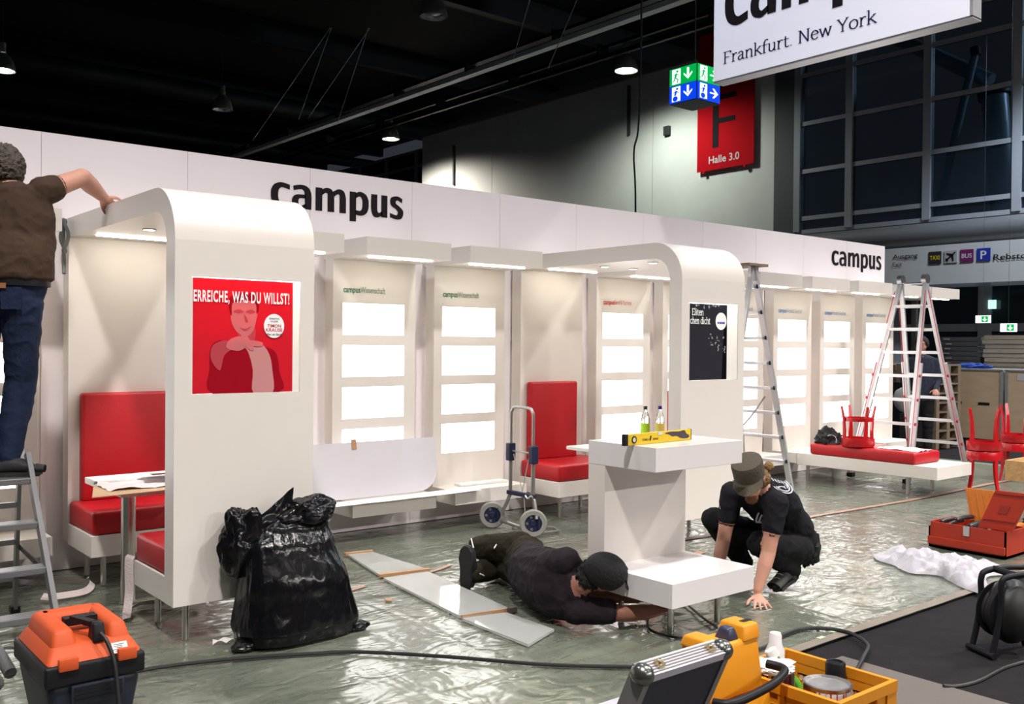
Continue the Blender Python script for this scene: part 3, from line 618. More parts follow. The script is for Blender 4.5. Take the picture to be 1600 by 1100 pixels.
tapem = M('brown_tape', (.36, .21, .15), .45, bump=.15, bscale=60, var=.25)
palet = M('beige_edge_tape', (.20, .165, .13), .6, bump=.2, bscale=40, var=.25)
single('edge_tape', MB().grid(lambda u, v: (-3.4+16.8*u, 2.90+.065*v+.006*noise.noise(Vector((u*70, v, 1))), .0015+.001*v), 120, 3), palet, 'beige adhesive strip along the edge of the film', 'tape')
def floor_tape(name, pts, w, lab):
    P = catmull([Vector((*p, 0)) for p in pts], 8); mb = MB(); vs = []
    for i, p in enumerate(P):
        d = (P[min(i+1, len(P)-1)]-P[max(i-1, 0)]).normalized(); n = Vector((-d.y, d.x, 0))*(w/2*(1+.3*noise.noise(p*9)))
        for q in (p-n, p+n): vs.append((q.x, q.y, film_z(q.x, q.y)+.0015))
    mb.add(vs, [(2*i, 2*i+2, 2*i+3, 2*i+1) for i in range(len(P)-1)]); return single(name, mb, tapem, lab, 'tape')
floor_tape('seam_tape', [(5.5, 5.2), (7.2, 5.12), (7.96, 5.14), (9.0, 5.09), (9.82, 5.07), (11.4, 5.11), (12.6, 5.1)], .06, 'long brown tape seam on the film in front of the red bench')
floor_tape('seam_tape', [(2.75, 5.10), (3.0, 5.35), (3.25, 5.45)], .035, 'short brown tape seam between rubbish bag and clear sheets')
floor_tape('seam_tape', [(3.62, 5.50), (3.85, 5.52), (4.05, 5.60)], .035, 'brown tape seam running from the clear sheets to the shoe')
floor_tape('seam_tape', [(5.0, 4.25), (5.4, 4.62), (5.85, 4.78)], .07, 'brown tape strip on the film beneath the dark poster panel')
single('floor_board', MB().box(.9, 4.50, .6, 2.74, -.02, -.012), M('brownish_board', (.115, .098, .085), .75, bump=.1, bscale=90, var=.06), 'flat greyish brown board lying on the dark carpet', 'board')
for k, (x, y) in enumerate(((4.62, 2.96), (4.78, 2.98), (4.96, 3.0))):
    single('paint_fleck', MB().box(x, x+.05, y-.012, y+.012, .003, .005), M('pale_green_fleck', (.45, .62, .38), .6), 'small pale green scrap on the film edge, '+('nearest the crate', 'middle one', 'farthest from the crate')[k], 'scrap')
single('paper_scrap', MB().grid(lambda u, v: (1.98+.11*u+.02*v, 4.86+.05*v-.02*u, .004+.018*abs(math.sin(u*5+v*2))), 9, 4), paper, 'crumpled white paper scrap left of the rubbish bag', 'scrap')
# ================================================================ ALCOVE TABLES
ttm = M('pale_table_top', (.78, .75, .70), .3)
def table(x0, x1, y0, y1, lab, xp, yp):
    t = thing('alcove_table', lab, 'table', (xp, yp, 0))
    obj('table_top', MB().box(x0, x1, y0, y1, .700, .730, .004), ttm, t)
    obj('column', MB().tube([(xp, yp, .012), (xp, yp, .70)], .042, 24), steel, t, True)
    obj('base_plate', MB().lathe([(.001, 0.001), (.05, .001), (.05, .01), (.001, .012)], (xp, yp, 0), seg=28), steel, t, True)
    return t
table(1.745, 2.55, 5.62, 6.33, 'white table with steel column inside the red poster alcove', 1.904, 5.99)
table(5.56, 6.55, 5.42, 6.02, 'white table top reaching out of the dark poster alcove', 6.1, 5.72)
single('cardboard_sheet', MB().prism([(1.56, 5.52), (2.45, 5.60), (2.48, 6.05), (1.68, 5.92)], (0, 0, .731), X_, Y_, Z_, .004), M('tan_cardboard', (.60, .42, .25), .8, bump=.05, bscale=60), 'tan cardboard sheet on the alcove table', 'cardboard')
single('white_board', MB().box(1.74, 2.5, 6.07, 6.31, .731, .742), paper, 'flat white board lying at the back of the alcove table', 'board')
def crumple(x0, x1, y0, y1, z, amp, fr, sd):
    return MB().grid(lambda u, v: (x0+(x1-x0)*u+.03*noise.noise(Vector((v*4, u, sd))), y0+(y1-y0)*v+.03*noise.noise(Vector((u*4, v, sd+2))), z+amp*abs(noise.noise(Vector((u*fr, v*fr, sd))))+.3*amp*abs(noise.noise(Vector((u*fr*3, v*fr*3, sd))))), 34, 24)
single('wrapping_paper', crumple(1.70, 2.45, 5.66, 5.98, .7365, .05, 3, 1), M('tissue_white', (.80, .76, .77), .7), 'crumpled white wrapping paper on the alcove table', 'paper', smooth=True)
pr_ = thing('leaflet', 'white leaflet with a small dark red picture on the wrapping paper', 'leaflet', (2.1, 5.85, .79)); obj('sheet', MB().box(1.92, 2.2, 5.74, 5.94, .792, .794), paper, pr_); obj('picture', MB().box(1.98, 2.07, 5.78, 5.84, .7945, .7955), M('dark_red_picture', (.12, .01, .015), .6), pr_)
# strap lying on the floor
strapm = M('pale_pink_strap', (.66, .56, .54), .6, bump=.3, bscale=90)
def strap(pts, w, lab, thick=.003):
    P = catmull([Vector(p) for p in pts], 8); vs = []
    for i, p in enumerate(P):
        d = (P[min(i+1, len(P)-1)]-P[max(i-1, 0)]).normalized(); up = Vector((0, 0, 1)) if abs(d.z) < .7 else Vector((-.63, -.77, 0))
        tw = .9 if abs(d.z) < .7 else 0
        n = (d.cross(up).normalized()*math.cos(tw)+Z_*math.sin(tw)*.8)*w/2
        vs += [p-n, p+n]
    return single('packing_strap', MB().add(vs, [(2*i, 2*i+2, 2*i+3, 2*i+1) for i in range(len(P)-1)]), strapm, lab, 'strap')
strap([(1.36, 6.95, .03), (1.45, 7.02, .03), (1.52, 6.9, .03), (1.66, 6.78, .03), (1.80, 6.60, .03), (1.84, 6.5, .03), (1.74, 6.3, .03), (1.55, 6.28, .03), (1.5, 6.33, .03)], .05, 'pale packing strap looped on the floor beside the ladder')
strap([(1.80, 5.60, .352), (1.785, 5.592, .36), (1.782, 5.59, .30), (1.783, 5.59, .15), (1.76, 5.56, .04), (1.80, 5.68, .03), (1.95, 5.80, .03), (2.2, 5.62, .03)], .05, 'pale packing strap hanging from the near red seat')
# ================================================================ COUNTER
ct = thing('counter', 'white C-shaped counter standing on steel legs', 'counter', (4.22, 3.68, 0))
obj('base_slab', MB().box(3.87, 4.575, 3.355, 4.0, .20, .333, .002), lamtop, ct)
obj('back_post', MB().box(3.8715, 4.5735, 3.866, 3.999, .333, .911), white, ct)
obj('top_slab', MB().box(3.87, 4.62, 3.48, 4.0, .911, 1.045, .002), lamtop, ct)
for x, y in ((4.05, 3.52), (4.43, 3.50), (4.05, 3.90), (4.43, 3.90)): obj('leg', MB().tube([(x, y, .002), (x, y, .201)], .019, 14), steel, ct, True)
# spirit level
lv = thing('spirit_level', 'yellow spirit level with worn dark patch lying on the counter', 'spirit level', (4.09, 3.66, 1.046), .05)
yel = M('level_yellow', (.62, .42, .015), .4, var=.06)
obj('body', MB().box(-.275, .285, -.012, .012, 0, .062, .002), yel, lv, False, False)
for a, b in ((-.30, -.275), (.285, .29)): obj('end_cap', MB().box(a, b, -.013, .013, -.0, .063, .002), black, lv, False, False)
vm = M('vial_pale', (.8, .82, .65), .15, trans=.4)
v1 = obj('vial', MB().lathe([(.001, -.0145), (.014, -.0145), (.014, .0145), (.001, .0145)], (-.225, 0, .031), (0, 1, 0), 16), vm, lv, True, False)
obj('vial_ring', MB().lathe([(.014, -.0155), (.02, -.0155), (.02, .0155), (.014, .0155), (.014, -.0155)], (-.225, 0, .031), (0, 1, 0), 16), black, lv, True, False)
obj('vial', MB().box(-.02, .02, -.0145, .0145, .045, .0635), vm, lv, False, False)
obj('print', word(MB(), 'STABILA', (-.155, -.0128, .020), X_, Z_, .017, .055, .02), ink, lv, False, False)
obj('print', word(MB(), 'SERIE', (-.065, -.0128, .020), X_, Z_, .015, .05, .02), ink, lv, False, False)
obj('emblem', MB().add([(-.095, -.0128, .018), (-.083, -.0128, .018), (-.075, -.0128, .045), (-.087, -.0128, .045)], [(0, 1, 2, 3)]), ink, lv, False, False)
wp = MB(); shape([(.04, .052), (.10, .058), (.17, .055), (.22, .06), (.24, .04), (.27, .025), (.25, .012), (.19, .015), (.15, .03), (.11, .03), (.08, .042)], lambda p: Vector((p[0], -.0128, p[1])), wp, 3)
obj('worn_patch', wp, M('worn_purple_black', (.05, .035, .05), .6, var=.5, vscale=60), lv, False, False)
# bottles on the far alcove table
def bottle(x, y, lab, cap, liq, lh):
    t = thing('drinks_bottle', lab, 'bottle', (x, y, .7305), 0, 'plastic bottles behind the spirit level')
    pet = M('clear_pet', (.9, .93, .92), .05, trans=.95, ior=1.25)
    prof = [(.001, .0), (.036, .001), (.040, .012), (.040, .17), (.037, .19), (.040, .20), (.040, .23), (.028, .275), (.014, .305), (.013, .325)]
    obj('body', MB().lathe(prof, seg=20), pet, t, True, False)
    obj('liquid', MB().lathe([(.001, .004), (.036, .006), (.038, .014), (.038, lh), (.001, lh)], seg=20), M('liquid_'+lab[:5], liq, .1, var=.05), t, True, False)
    obj('label', MB().lathe([(.0408, .07), (.0408, lh)], seg=20), M('label_'+lab[:5], liq, .5), t, True, False)
    obj('cap', MB().lathe([(.0165, .315), (.0165, .345), (.001, .346)], seg=16), M('cap_'+lab[:5], cap, .4), t, True, False)
bottle(6.09, 5.60, 'green capped bottle with bright green label behind the spirit level', (.03, .06, .04), (.42, .78, .03), .20)
bottle(6.225, 5.555, 'blue capped bottle with yellow label behind the spirit level', (.01, .01, .25), (.75, .68, .12), .195)
# ================================================================ RIGHT BENCH
rb = thing('bench', 'long white bench with red cushion at the right', 'bench', (10.2, 5.75, 0))
obj('seat_box', MB().box(9.83, 10.60, 4.91, 6.615, .20, .335, .004), white, rb)
obj('seat_cushion', MB().box(9.835, 10.40, 5.16, 6.45, .336, .465, .03), red, rb, True)
for x in (9.92, 10.46):
    for y in (5.28, 6.52): obj('leg', MB().tube([(x, y, .002), (x, y, .201)], .02, 14), steel, rb, True)
redp_ = M('red_gloss_plastic', (.45, .008, .012), .22, var=.05)
def stool_parts(t, flip):
    s = -1 if flip else 1; H = .46
    z = lambda v: (H-v) if flip else v
    seat = MB().lathe([(.001, z(H)), (.15, z(H)), (.172, z(H-.006)), (.18, z(H-.02)), (.178, z(H-.10)), (.170, z(H-.10)), (.170, z(H-.02)), (.001, z(H-.012))], seg=28)
    obj('seat', seat, redp_, t, True, False)
    for k in range(4):
        a = PI/4+k*PI/2; c, sn = math.cos(a), math.sin(a)
        mb = MB(); pts = [(.168, H-.03), (.166, H-.18), (.175, .14), (.205, .0)]
        P = [Vector((r*c, r*sn, z(h))) for r, h in pts]; tn = Vector((-sn, c, 0)); rd = Vector((c, sn, 0))
        vs = []; ws = [(.024, .010), (.022, .010), (.018, .009), (.014, .008)]
        for p, (w, d) in zip(P, ws): vs += [p-tn*w-rd*d, p+tn*w-rd*d, p+tn*w+rd*d, p-tn*w+rd*d]
        fs = [(4*i+j, 4*i+(j+1) % 4, 4*i+4+(j+1) % 4, 4*i+4+j) for i in range(3) for j in range(4)]+[(0, 1, 2, 3), (12, 13, 14, 15)]
        obj('leg', mb.add(vs, fs), redp_, t, False, False)
def stool(x, y, zb, flip, lab, rz=0., ring=False):
    t = thing('red_stool', lab, 'stool', (x, y, zb), rz, 'red plastic stools')
    stool_parts(t, flip)
    if ring:
        zz = .31
        obj('foot_ring', MB().lathe([(.158, zz-.02), (.166, zz-.02), (.166, zz+.02), (.158, zz+.02), (.158, zz-.02)], seg=24), redp_, t, True, False)
    return t
stool(9.96, 5.90, .466, True, 'upturned red stool on the bench cushion with its legs in the air', .25, True)
stool(10.80, 4.87, 0.002, False, 'upright red stool beside the end of the white bench', .45)
stool(10.80, 4.87, .463, True, 'upturned red stool stacked seat to seat on the stool by the bench', .45)
stool(12.05, 5.05, 0.002, False, 'lower red stool of the farther pair at the right edge', .2)
stool(12.05, 5.05, .463, True, 'upturned red stool on top of the farther pair at the right edge', .2)
stool(12.45, 4.80, 0.002, False, 'rearmost red stool at the right edge of the photo', .7)
stool(12.45, 4.80, .463, True, 'upturned rearmost red stool with legs up at the right edge', .7)
single('paper_sheet', crumple(9.95, 10.28, 5.18, 5.66, .467, .022, 3, 9), paper, 'white paper sheet lying on the red bench cushion', 'paper', smooth=True)
def lump(c, rx, ry, rz_, amp, fr, sd, nu=40, nv=22, base=None):
    def fn(u, v):
        a = 2*PI*u; b = -PI/2+PI*v; d = Vector((math.cos(b)*math.cos(a), math.cos(b)*math.sin(a), math.sin(b)))
        k = 1+amp*noise.fractal(d*fr+Vector((sd, sd, sd)), .8, 2.2, 4)
        z = c[2]+rz_*d.z*k
        return (c[0]+rx*d.x*k, c[1]+ry*d.y*k, max(z, base) if base is not None else z)
    return MB().grid(fn, nu, nv, closeu=True)
blkcloth = M('black_fabric', (.014, .014, .015), .85, bump=.5, bscale=18, var=.3)
jk = thing('black_jacket', 'crumpled black jacket with white print on the red bench', 'jacket', (9.92, 6.24, .466))
obj('cloth', lump((10.0, 6.30, .50), .15, .15, .14, .35, 2.2, 3, base=.468), blkcloth, jk, True)
em = MB()
for k in range(9): a = -.5+k*.33; em.add([(9.806-.006*math.sin(k), 6.14-.035*math.cos(a)*1.6-.0, .53+.045*math.sin(a)), (9.80, 6.14-.045*math.cos(a)*1.6, .53+.06*math.sin(a)), (9.80, 6.14-.045*math.cos(a+.25)*1.6, .53+.06*math.sin(a+.25))], [(0, 1, 2)])
obj('print', em, paper, jk)
# ================================================================ LADDERS
def rail(mb, a, b, w=.055, h=.025, up=(0, 1, 0)): return mb.bar(a, b, w, h, up)
ag = M('aluminium_grey', (.20, .20, .205), .45, .7, var=.08)
l1 = thing('step_ladder', 'grey aluminium step ladder carrying the man at the left edge', 'ladder', (1.1, 5.7, 0))
Lf = lambda z: (1.345-.080*z, 5.275+.405*z)          # right front rail
xl = .86
obj('front_rail', MB().bar((*Lf(0), .005), (*Lf(.98), .98), .025, .07, (0, 1, 0)), ag, l1)
obj('front_rail', MB().bar((xl-.03, 5.275, .005), (xl+.03, 5.67, .98), .025, .07, (0, 1, 0)), ag, l1)
obj('rear_rail', MB().bar((1.315, 6.17, .005), (1.255, 5.78, 1.08), .02, .045, (0, 1, 0)), ag, l1)
obj('rear_rail', MB().bar((.86, 6.17, .005), (.90, 5.78, 1.08), .02, .045, (0, 1, 0)), ag, l1)
for z in (.185, .41, .635):
    x, y = Lf(z); obj('tread', MB().box(xl, x, y-.035, y+.075, z-.035, z, .004), ag, l1)
    obj('cross_bar', MB().box(.88, 1.30-.05*z, 6.15-.38*z, 6.18-.38*z, z+.02, z+.05), ag, l1)
obj('platform', MB().box(xl-.02, 1.285, 5.585, 5.83, .825, .86, .006), ag, l1)
obj('hand_rail', MB().box(.9, 1.262, 5.755, 5.80, 1.05, 1.08, .006), ag, l1)
obj('hand_rail_post', MB().bar((1.26, 5.66, .86), (1.245, 5.77, 1.06), .025, .035, (0, 1, 0)), ag, l1)
obj('spreader_strap', MB().bar((1.327, 5.40, .35), (1.30, 6.05, .42), .006, .03), black, l1)
for x, y in ((1.345, 5.275), (.83, 5.275), (1.315, 6.17), (.86, 6.17)): obj('rubber_foot', MB().box(x-.025, x+.025, y-.03, y+.03, .0, .04, .004), black, l1)
l2 = thing('step_ladder', 'narrow step ladder with wooden top between dark poster panel and bench', 'ladder', (7.9, 5.9, 0))
Rr_ = lambda z: Vector((8.285-.288*z, 5.606+.006*z, z)); Rl_ = lambda z: Vector((8.285-.288*z, 6.20-.135*z, z))
for fn in (Rr_, Rl_): obj('front_rail', MB().bar(fn(.005), fn(2.36), .06, .024, (1, 0, 0)), alu, l2)
for a, b in (((7.05, 5.60, .005), (7.58, 5.62, 2.34)), ((7.05, 6.20, .005), (7.58, 5.87, 2.34))): obj('rear_rail', MB().bar(a, b, .05, .022, (1, 0, 0)), alu, l2)
for k in range(9):
    z = .22+.245*k; r0, r1 = Rr_(z), Rl_(z)
    g = obj('rung', MB().box(r0.x-.05, r0.x+.035, r0.y, r1.y, z-.028, z, .003), alu, l2)
    obj('rung_plug', MB().box(r0.x-.022, r0.x+.022, r0.y-.018, r0.y-.010, z-.03, z+.008), black, g)
obj('wooden_top', MB().box(7.46, 7.76, 5.56, 5.95, 2.36, 2.385, .003), M('dirty_wood', (.20, .14, .10), .8, bump=.2, bscale=30, var=.3, vscale=14), l2)
obj('top_bracket', MB().box(7.55, 7.67, 5.61, 5.64, 2.22, 2.36), alu, l2)
obj('safety_strap', MB().tube(catmull([(7.95, 5.72, 1.10), (7.85, 5.85, .86), (7.7, 5.95, .72), (7.5, 6.05, .80), (7.25, 6.08, 1.1)], 6), .009, 6), M('grey_strap', (.35, .33, .32), .8), l2, True)
# telescopic combination ladder
l3 = thing('telescopic_ladder', 'tall aluminium telescopic ladder with red fittings behind the bench', 'ladder', (11.4, 6.0, 0))
redf = M('red_fitting', (.45, .012, .03), .4)
ya, yb_ = 6.188, 5.873
TL, TR = Vector((11.4, ya, 2.42)), Vector((11.4, yb_, 2.42))
def side(xb, ys0, ys1, sgn):
    lo = lambda p, q, t_: p+(q-p)*t_
    B0, B1 = Vector((xb, ys0, .005)), Vector((xb, ys1, .005))
    for T_, B_ in ((TL, B0), (TR, B1)):
        off = Vector((0, .012 if T_ is TL else -.012, 0))
        obj('inner_rail', MB().bar(T_, lo(T_, B_, .74), .055, .028, (1, 0, 0)), aluw, l3)
        obj('outer_rail', MB().bar(lo(T_, B_, .42)+off*2.4, B_+off*2.4, .065, .03, (1, 0, 0)), aluw, l3)
        st = obj('red_edge', MB().bar(lo(T_, B_, .05)-Vector((.035*1, 0, 0))+off*2.4, B_-Vector((.035, 0, 0))+off*2.4, .004, .012, (1, 0, 0)), redf, l3)
    for k in range(8):
        t_ = .13+.118*k; a, b = lo(TL, B0, t_), lo(TR, B1, t_)
        rg = obj('rung', MB().bar(a, b, .032, .036, Z_), aluw, l3)
        if t_ > .42:
            for q, o_ in ((a, .03), (b, -.03)): obj('rung_cap', MB().lathe([(.001, -.012), (.024, -.012), (.024, .012), (.001, .012)], q+Vector((0, o_*1.6, 0)), (0, 1, 0), 10), redf, rg, True)
side(10.72, 6.44, 5.72, -1); side(12.08, 6.36, 5.68, 1)
for T_ in (TL, TR): obj('hinge', MB().lathe([(.001, -.03), (.06, -.03), (.06, .03), (.001, .03)], T_+Vector((0, 0, .02)), (0, 1, 0), 18), M('hinge_steel', (.3, .3, .32), .3, .9), l3, True)
obj('hinge_bar', MB().tube([TL-Z_*.03, TR-Z_*.03], .014, 8), M('hinge_steel', (.3, .3, .32), .3, .9), l3, True)
for x, y in ((10.72, 6.44), (10.72, 5.72), (12.08, 6.36), (12.08, 5.68)): obj('rubber_foot', MB().box(x-.04, x+.04, y-.035, y+.035, 0, .05, .004), black, l3)
# ================================================================ HAND TRUCK
ht = thing('hand_truck', 'folding hand truck with blue fittings standing before the red seat', 'hand truck', (5.2, 6.2, 0))
navy = M('navy_plastic', (.012, .016, .05), .45, var=.1); gtube = M('grey_tube', (.30, .29, .27), .35, .7); tyre = M('grey_tyre', (.26, .25, .23), .8, bump=.1, bscale=80)
hy0, hy1 = 6.33, 6.03
obj('handle', MB().tube(catmull([(5.2, hy0-.005, .64), (5.2, hy0-.005, .98), (5.2, hy0-.02, 1.035), (5.2, hy0-.06, 1.06), (5.2, hy1+.06, 1.06), (5.2, hy1+.02, 1.035), (5.2, hy1+.005, .98), (5.2, hy1+.005, .64)], 5), .0125, 10), gtube, ht, True)
for y in (hy0, hy1):
    obj('upright', MB().tube(catmull([(5.2, y, .74), (5.2, y, .36), (5.2, y+(.02 if y == hy0 else -.02), .28), (5.18, y+(.08 if y == hy0 else -.07), .15)], 6), .016, 10), gtube, ht, True)
    obj('clamp', MB().box(5.165, 5.235, y-.028, y+.028, .60, .75, .008), navy, ht)
obj('stay_bar', MB().tube([(5.2, hy0, .685), (5.2, hy1, .685)], .008, 8), gtube, ht, True)
obj('cross_bar', MB().box(5.18, 5.22, hy1-.02, hy0+.03, .31, .345, .004), navy, ht)
for k, (y, yo) in enumerate(((6.50, 1), (5.99, -1))):
    hub = Vector((5.14+.03*k, y, .115)); ax = Vector((-.62, -.78, 0)).normalized()
    w = obj('wheel', MB().lathe([(.072, -.022), (.105, -.024), (.114, -.014), (.116, 0), (.114, .014), (.105, .024), (.072, .022), (.072, -.022)], hub, ax, 28), tyre, ht, True)
    obj('wheel_hub', MB().lathe([(.001, .012), (.02, .014), (.03, .004), (.073, .004), (.073, -.012), (.001, -.012)], hub, ax, 24), navy, w, True)
    for q in range(5):
        a = 2*PI*q/5; qv = Vector((0, 0, 1)).rotation_difference(ax) @ Vector((math.cos(a)*.052, math.sin(a)*.052, 0))
        obj('spoke_opening', MB().lathe([(.001, .0065), (.012, .0065)], hub+qv, ax, 8), gtube, w)
    obj('wheel_bracket', MB().box(hub.x-.0+.02, hub.x+.075, y-.05, y+.03, .06, .19, .008), navy, ht)
obj('axle', MB().tube([(5.19, 6.47, .07), (5.21, 6.2, .045), (5.22, 6.02, .05)], .016, 8), gtube, ht, True)
obj('toe_plate', MB().tube([(5.2, 6.3, .02), (5.48, 6.22, .016), (5.52, 6.12, .016), (5.46, 6.0, .016), (5.2, 5.98, .02)], .012, 8), gtube, ht, True)
for a, b in (((5.2, 6.29, .66), (5.2, 6.16, .33)), ((5.2, 6.09, .64), (5.2, 6.18, .32)), ((5.2, 6.05, .64), (5.2, 6.06, .33)), ((5.2, 6.15, .33), (5.2, 6.12, .08))): obj('elastic_cord', MB().tube([a, b], .004, 6), M('pale_cord', (.45, .42, .38), .8), ht)
obj('cord_hooks', MB().tube(catmull([(5.175, 6.1, .33), (5.17, 6.06, .31), (5.17, 6.02, .335), (5.175, 6.0, .31)], 5), .008, 6), steel, ht, True)
# ================================================================ BOARDS BY THE WALL
lb = thing('leaning_board', 'large white board with one rounded corner leaning on the shelves', 'board', (4.1, 6.8, .34))
pw = [(3.30, .352), (4.52, .352)]+[(4.52+.20*math.sin(a), .552-.20*math.cos(a)) for a in [PI/2*i/8 for i in range(1, 9)]]+[(4.72, .80), (3.30, .80)]
ey = Vector((0, .20, 1)).normalized()
obj('board', MB().prism([(x, (z-.352)) for x, z in pw], (0, 6.70, .352), X_, ey, Vector((0, 1, -.2)).normalized(), .012), M('cool_white_board', (.60, .58, .62), .5), lb)
for x, z in ((3.93, .43), (3.56, .02)): obj('tape_piece', MB().obox(Vector((x, 6.70, .352))+ey*z-Vector((0, .003, 0)), X_, ey, (0, 1, -.2), .022, .04 if z > .2 else .024, .002), cardb, lb)
single('paper_strip', MB().grid(lambda u, v: (3.2+1.86*u, 6.545+.20*v-.02*math.sin(u*3), .3325+.006*max(0, noise.noise(Vector((u*9, v*2, 2))))+(.0 if v > .4 else -.012*(.4-v)/.4*0)), 60, 5), paper, 'long white paper strip lying across the display shelves', 'paper', smooth=True)
single('white_profile', MB().box(5.02, 5.55, 6.80, 6.90, .331, .352, .003), M('pale_grey_profile', (.66, .66, .66), .4), 'short white profile strip lying on the shelf by the hand truck', 'profile')
# acrylic sheets on the floor
acr = M('acrylic_sheet', (.88, .89, .86), .05, var=.02, trans=.62, ior=1.45)
for i, (pts, z, lab) in enumerate((
    ([(3.59, 6.28), (3.78, 6.24), (3.80, 5.50), (3.44, 5.56)], .006, 'clear acrylic sheet farthest back on the floor, brown taped corners'),
    ([(3.42, 5.50), (3.76, 5.47), (3.62, 4.38), (3.29, 4.43)], .006, 'middle clear acrylic sheet on the floor beside the lying man'),
    ([(3.28, 4.42), (3.56, 4.36), (3.56, 3.94), (3.27, 3.82)], .003, 'nearest clear acrylic sheet on the floor towards the viewer'))):
    t = thing('acrylic_sheet', lab, 'acrylic sheet', (3.5, sum(p[1] for p in pts)/4, z), 0, 'acrylic sheets on the floor')
    obj('sheet', MB().prism(pts, (0, 0, z), X_, Y_, Z_, .014), acr, t)
    if i == 0: obj('cardboard_edge', MB().bar((3.575, 6.29, z+.012), (3.79, 6.25, z+.012), .035, .02), cardb, t); obj('cardboard_edge', MB().bar((3.43, 5.57, z+.012), (3.80, 5.51, z+.012), .035, .02), cardb, t)
    if i == 1: obj('cardboard_edge', MB().bar((3.29, 4.44, z+.012), (3.62, 4.385, z+.012), .014, .022), cardb, t); obj('corner_guard', MB().box(3.58, 3.64, 4.355, 4.38, z, z+.03), M('dark_corner', (.10, .07, .06), .7), t)
single('wood_offcut', MB().bar((3.80, 5.16, .012), (3.86, 5.10, .012), .03, .02), cardb, 'small wooden offcut under the lying man\'s shoe', 'wood')
single('coin_scrap', MB().lathe([(.001, .006), (.022, .006), (.024, .0), (.001, 0)], (3.18, 5.05, .003), seg=12), cardb, 'tiny round brown scrap on the film by the acrylic sheets', 'scrap')
# ================================================================ RUBBISH BAG
bagm = M('black_bag_film', (.004, .004, .005), .15, bump=.45, bscale=12, var=.2, stretch=(1.6, 1.6, .5), spec=.35)
def ridged(q): return 1-abs(noise.noise(q))*2
def interp(T, v):
    for (a, x), (b, y) in zip(T, T[1:]):
        if v <= b: k = (v-a)/(b-a); k = k*k*(3-2*k); return x+(y-x)*k
    return T[-1][1]
def bagf(u, v):
    a = 2*PI*u; c, s_ = math.cos(a), math.sin(a)
    w = interp([(0, .25), (.04, .325), (.12, .335), (.4, .305), (.75, .265), (.90, .22), (.97, .13), (1, .004)], v)
    d = interp([(0, .14), (.04, .20), (.12, .215), (.4, .20), (.75, .145), (.90, .11), (.97, .06), (1, .003)], v)
    cx = interp([(0, 2.405), (.4, 2.395), (.75, 2.385), (1, 2.42)], v); cy = interp([(0, 4.755), (.5, 4.78), (1, 4.845)], v)
    z = .001+.66*(v if v > .04 else v*.6)
    p = 2.7; e = (abs(c)**p+abs(s_)**p)**(-1/p)
    q = Vector((c*1.0, s_*1.0, v))
    k = 1+.07*noise.noise(Vector((c*1.4, s_*1.4, v*2.0+4)))
    k += (.030*ridged(Vector((c*2.6+v*.7, s_*2.6, v*.9+7)))+.016*ridged(Vector((c*6+v*1.5, s_*6, v*1.3+2)))+.010*ridged(Vector((c*7, s_*7+v*5, v*7)))-.03)*min(1, v*8)
    x = cx+w*c*e*k; y = cy+d*s_*e*k
    z += .03*(v**2)*noise.noise(Vector((c*2, s_*2, 9)))
    if y > 4.955: y = 4.955
    return (x, y, max(.001, z))
bg = thing('rubbish_bag', 'big shiny black rubbish bag leaning on the red poster panel', 'bag', (2.4, 4.8, 0))
obj('bag', MB().grid(bagf, 150, 90, closeu=True), bagm, bg, True)
def fold(c, rx, ry, rz_, sd, amp=.3, tilt=0.):
    def fn(u, v):
        a = 2*PI*u; b = -PI/2+PI*v; d = Vector((math.cos(b)*math.cos(a), math.cos(b)*math.sin(a), math.sin(b)))
        k = 1+amp*noise.noise(d*1.5+Vector((sd, 0, 0)))+.10*ridged(d*3+Vector((0, sd, 0)))-.05+.04*ridged(d*7+Vector((0, 0, sd)))
        return (c[0]+rx*d.x*k+tilt*d.z*rz_, min(4.956, c[1]+ry*d.y*k), max(.001, c[2]+rz_*d.z*k))
    return MB().grid(fn, 64, 40, closeu=True)
obj('gathered_corner', fold((2.155, 4.85, .51), .13, .10, .215, 2.0, .35, -.12), bagm, bg, True)
obj('gathered_top', fold((2.50, 4.82, .655), .155, .10, .085, 5.3, .35, .4), bagm, bg, True)
ear = MB()
for sg_ in (-1, 1):
    ear.grid(lambda u, v: (2.15+.25*u*(1-.15*v)+.06*v*u, 4.83+sg_*.05*math.sin(PI*min(1, u*1.02))*(1-v*.9)+.012*noise.noise(Vector((u*5, v*5, sg_))), .46+.10*u+(.14+.10*u)*v), 18, 14)
obj('bag_ear', ear, bagm, bg, True)
obj('bottom_corner', fold((2.715, 4.66, .02), .075, .05, .03, 8.0, .3), bagm, bg, True)
obj('bottom_corner', fold((2.09, 4.70, .018), .07, .06, .03, 4.0, .3), bagm, bg, True)
# ================================================================ VACUUM CLEANER
vorange = M('vacuum_orange', (.56, .075, .012), .6, bump=.05, bscale=120, var=.05); vnavy = M('vacuum_navy', (.010, .014, .028), .5, bump=.05, bscale=120, var=.1)
vc = thing('vacuum_cleaner', 'orange and navy workshop vacuum cleaner in the left foreground', 'vacuum cleaner', (1.075, 3.98, 0))
def taper(mb, x0, x1, y0, y1, z0, ix0, ix1, iy0, iy1, z1, b=.02):
    bm = bmesh.new(); bmesh.ops.create_cube(bm, size=1)
    for v in bm.verts:
        lo = v.co.z < 0; X = ((x0, x1) if lo else (ix0, ix1)); Y = ((y0, y1) if lo else (iy0, iy1))
        v.co = Vector((X[0] if v.co.x < 0 else X[1], Y[0] if v.co.y < 0 else Y[1], z0 if lo else z1))
    bmesh.ops.bevel(bm, geom=bm.edges[:], offset=b, segments=3, profile=.5, affect='EDGES'); return mb.bm(bm)
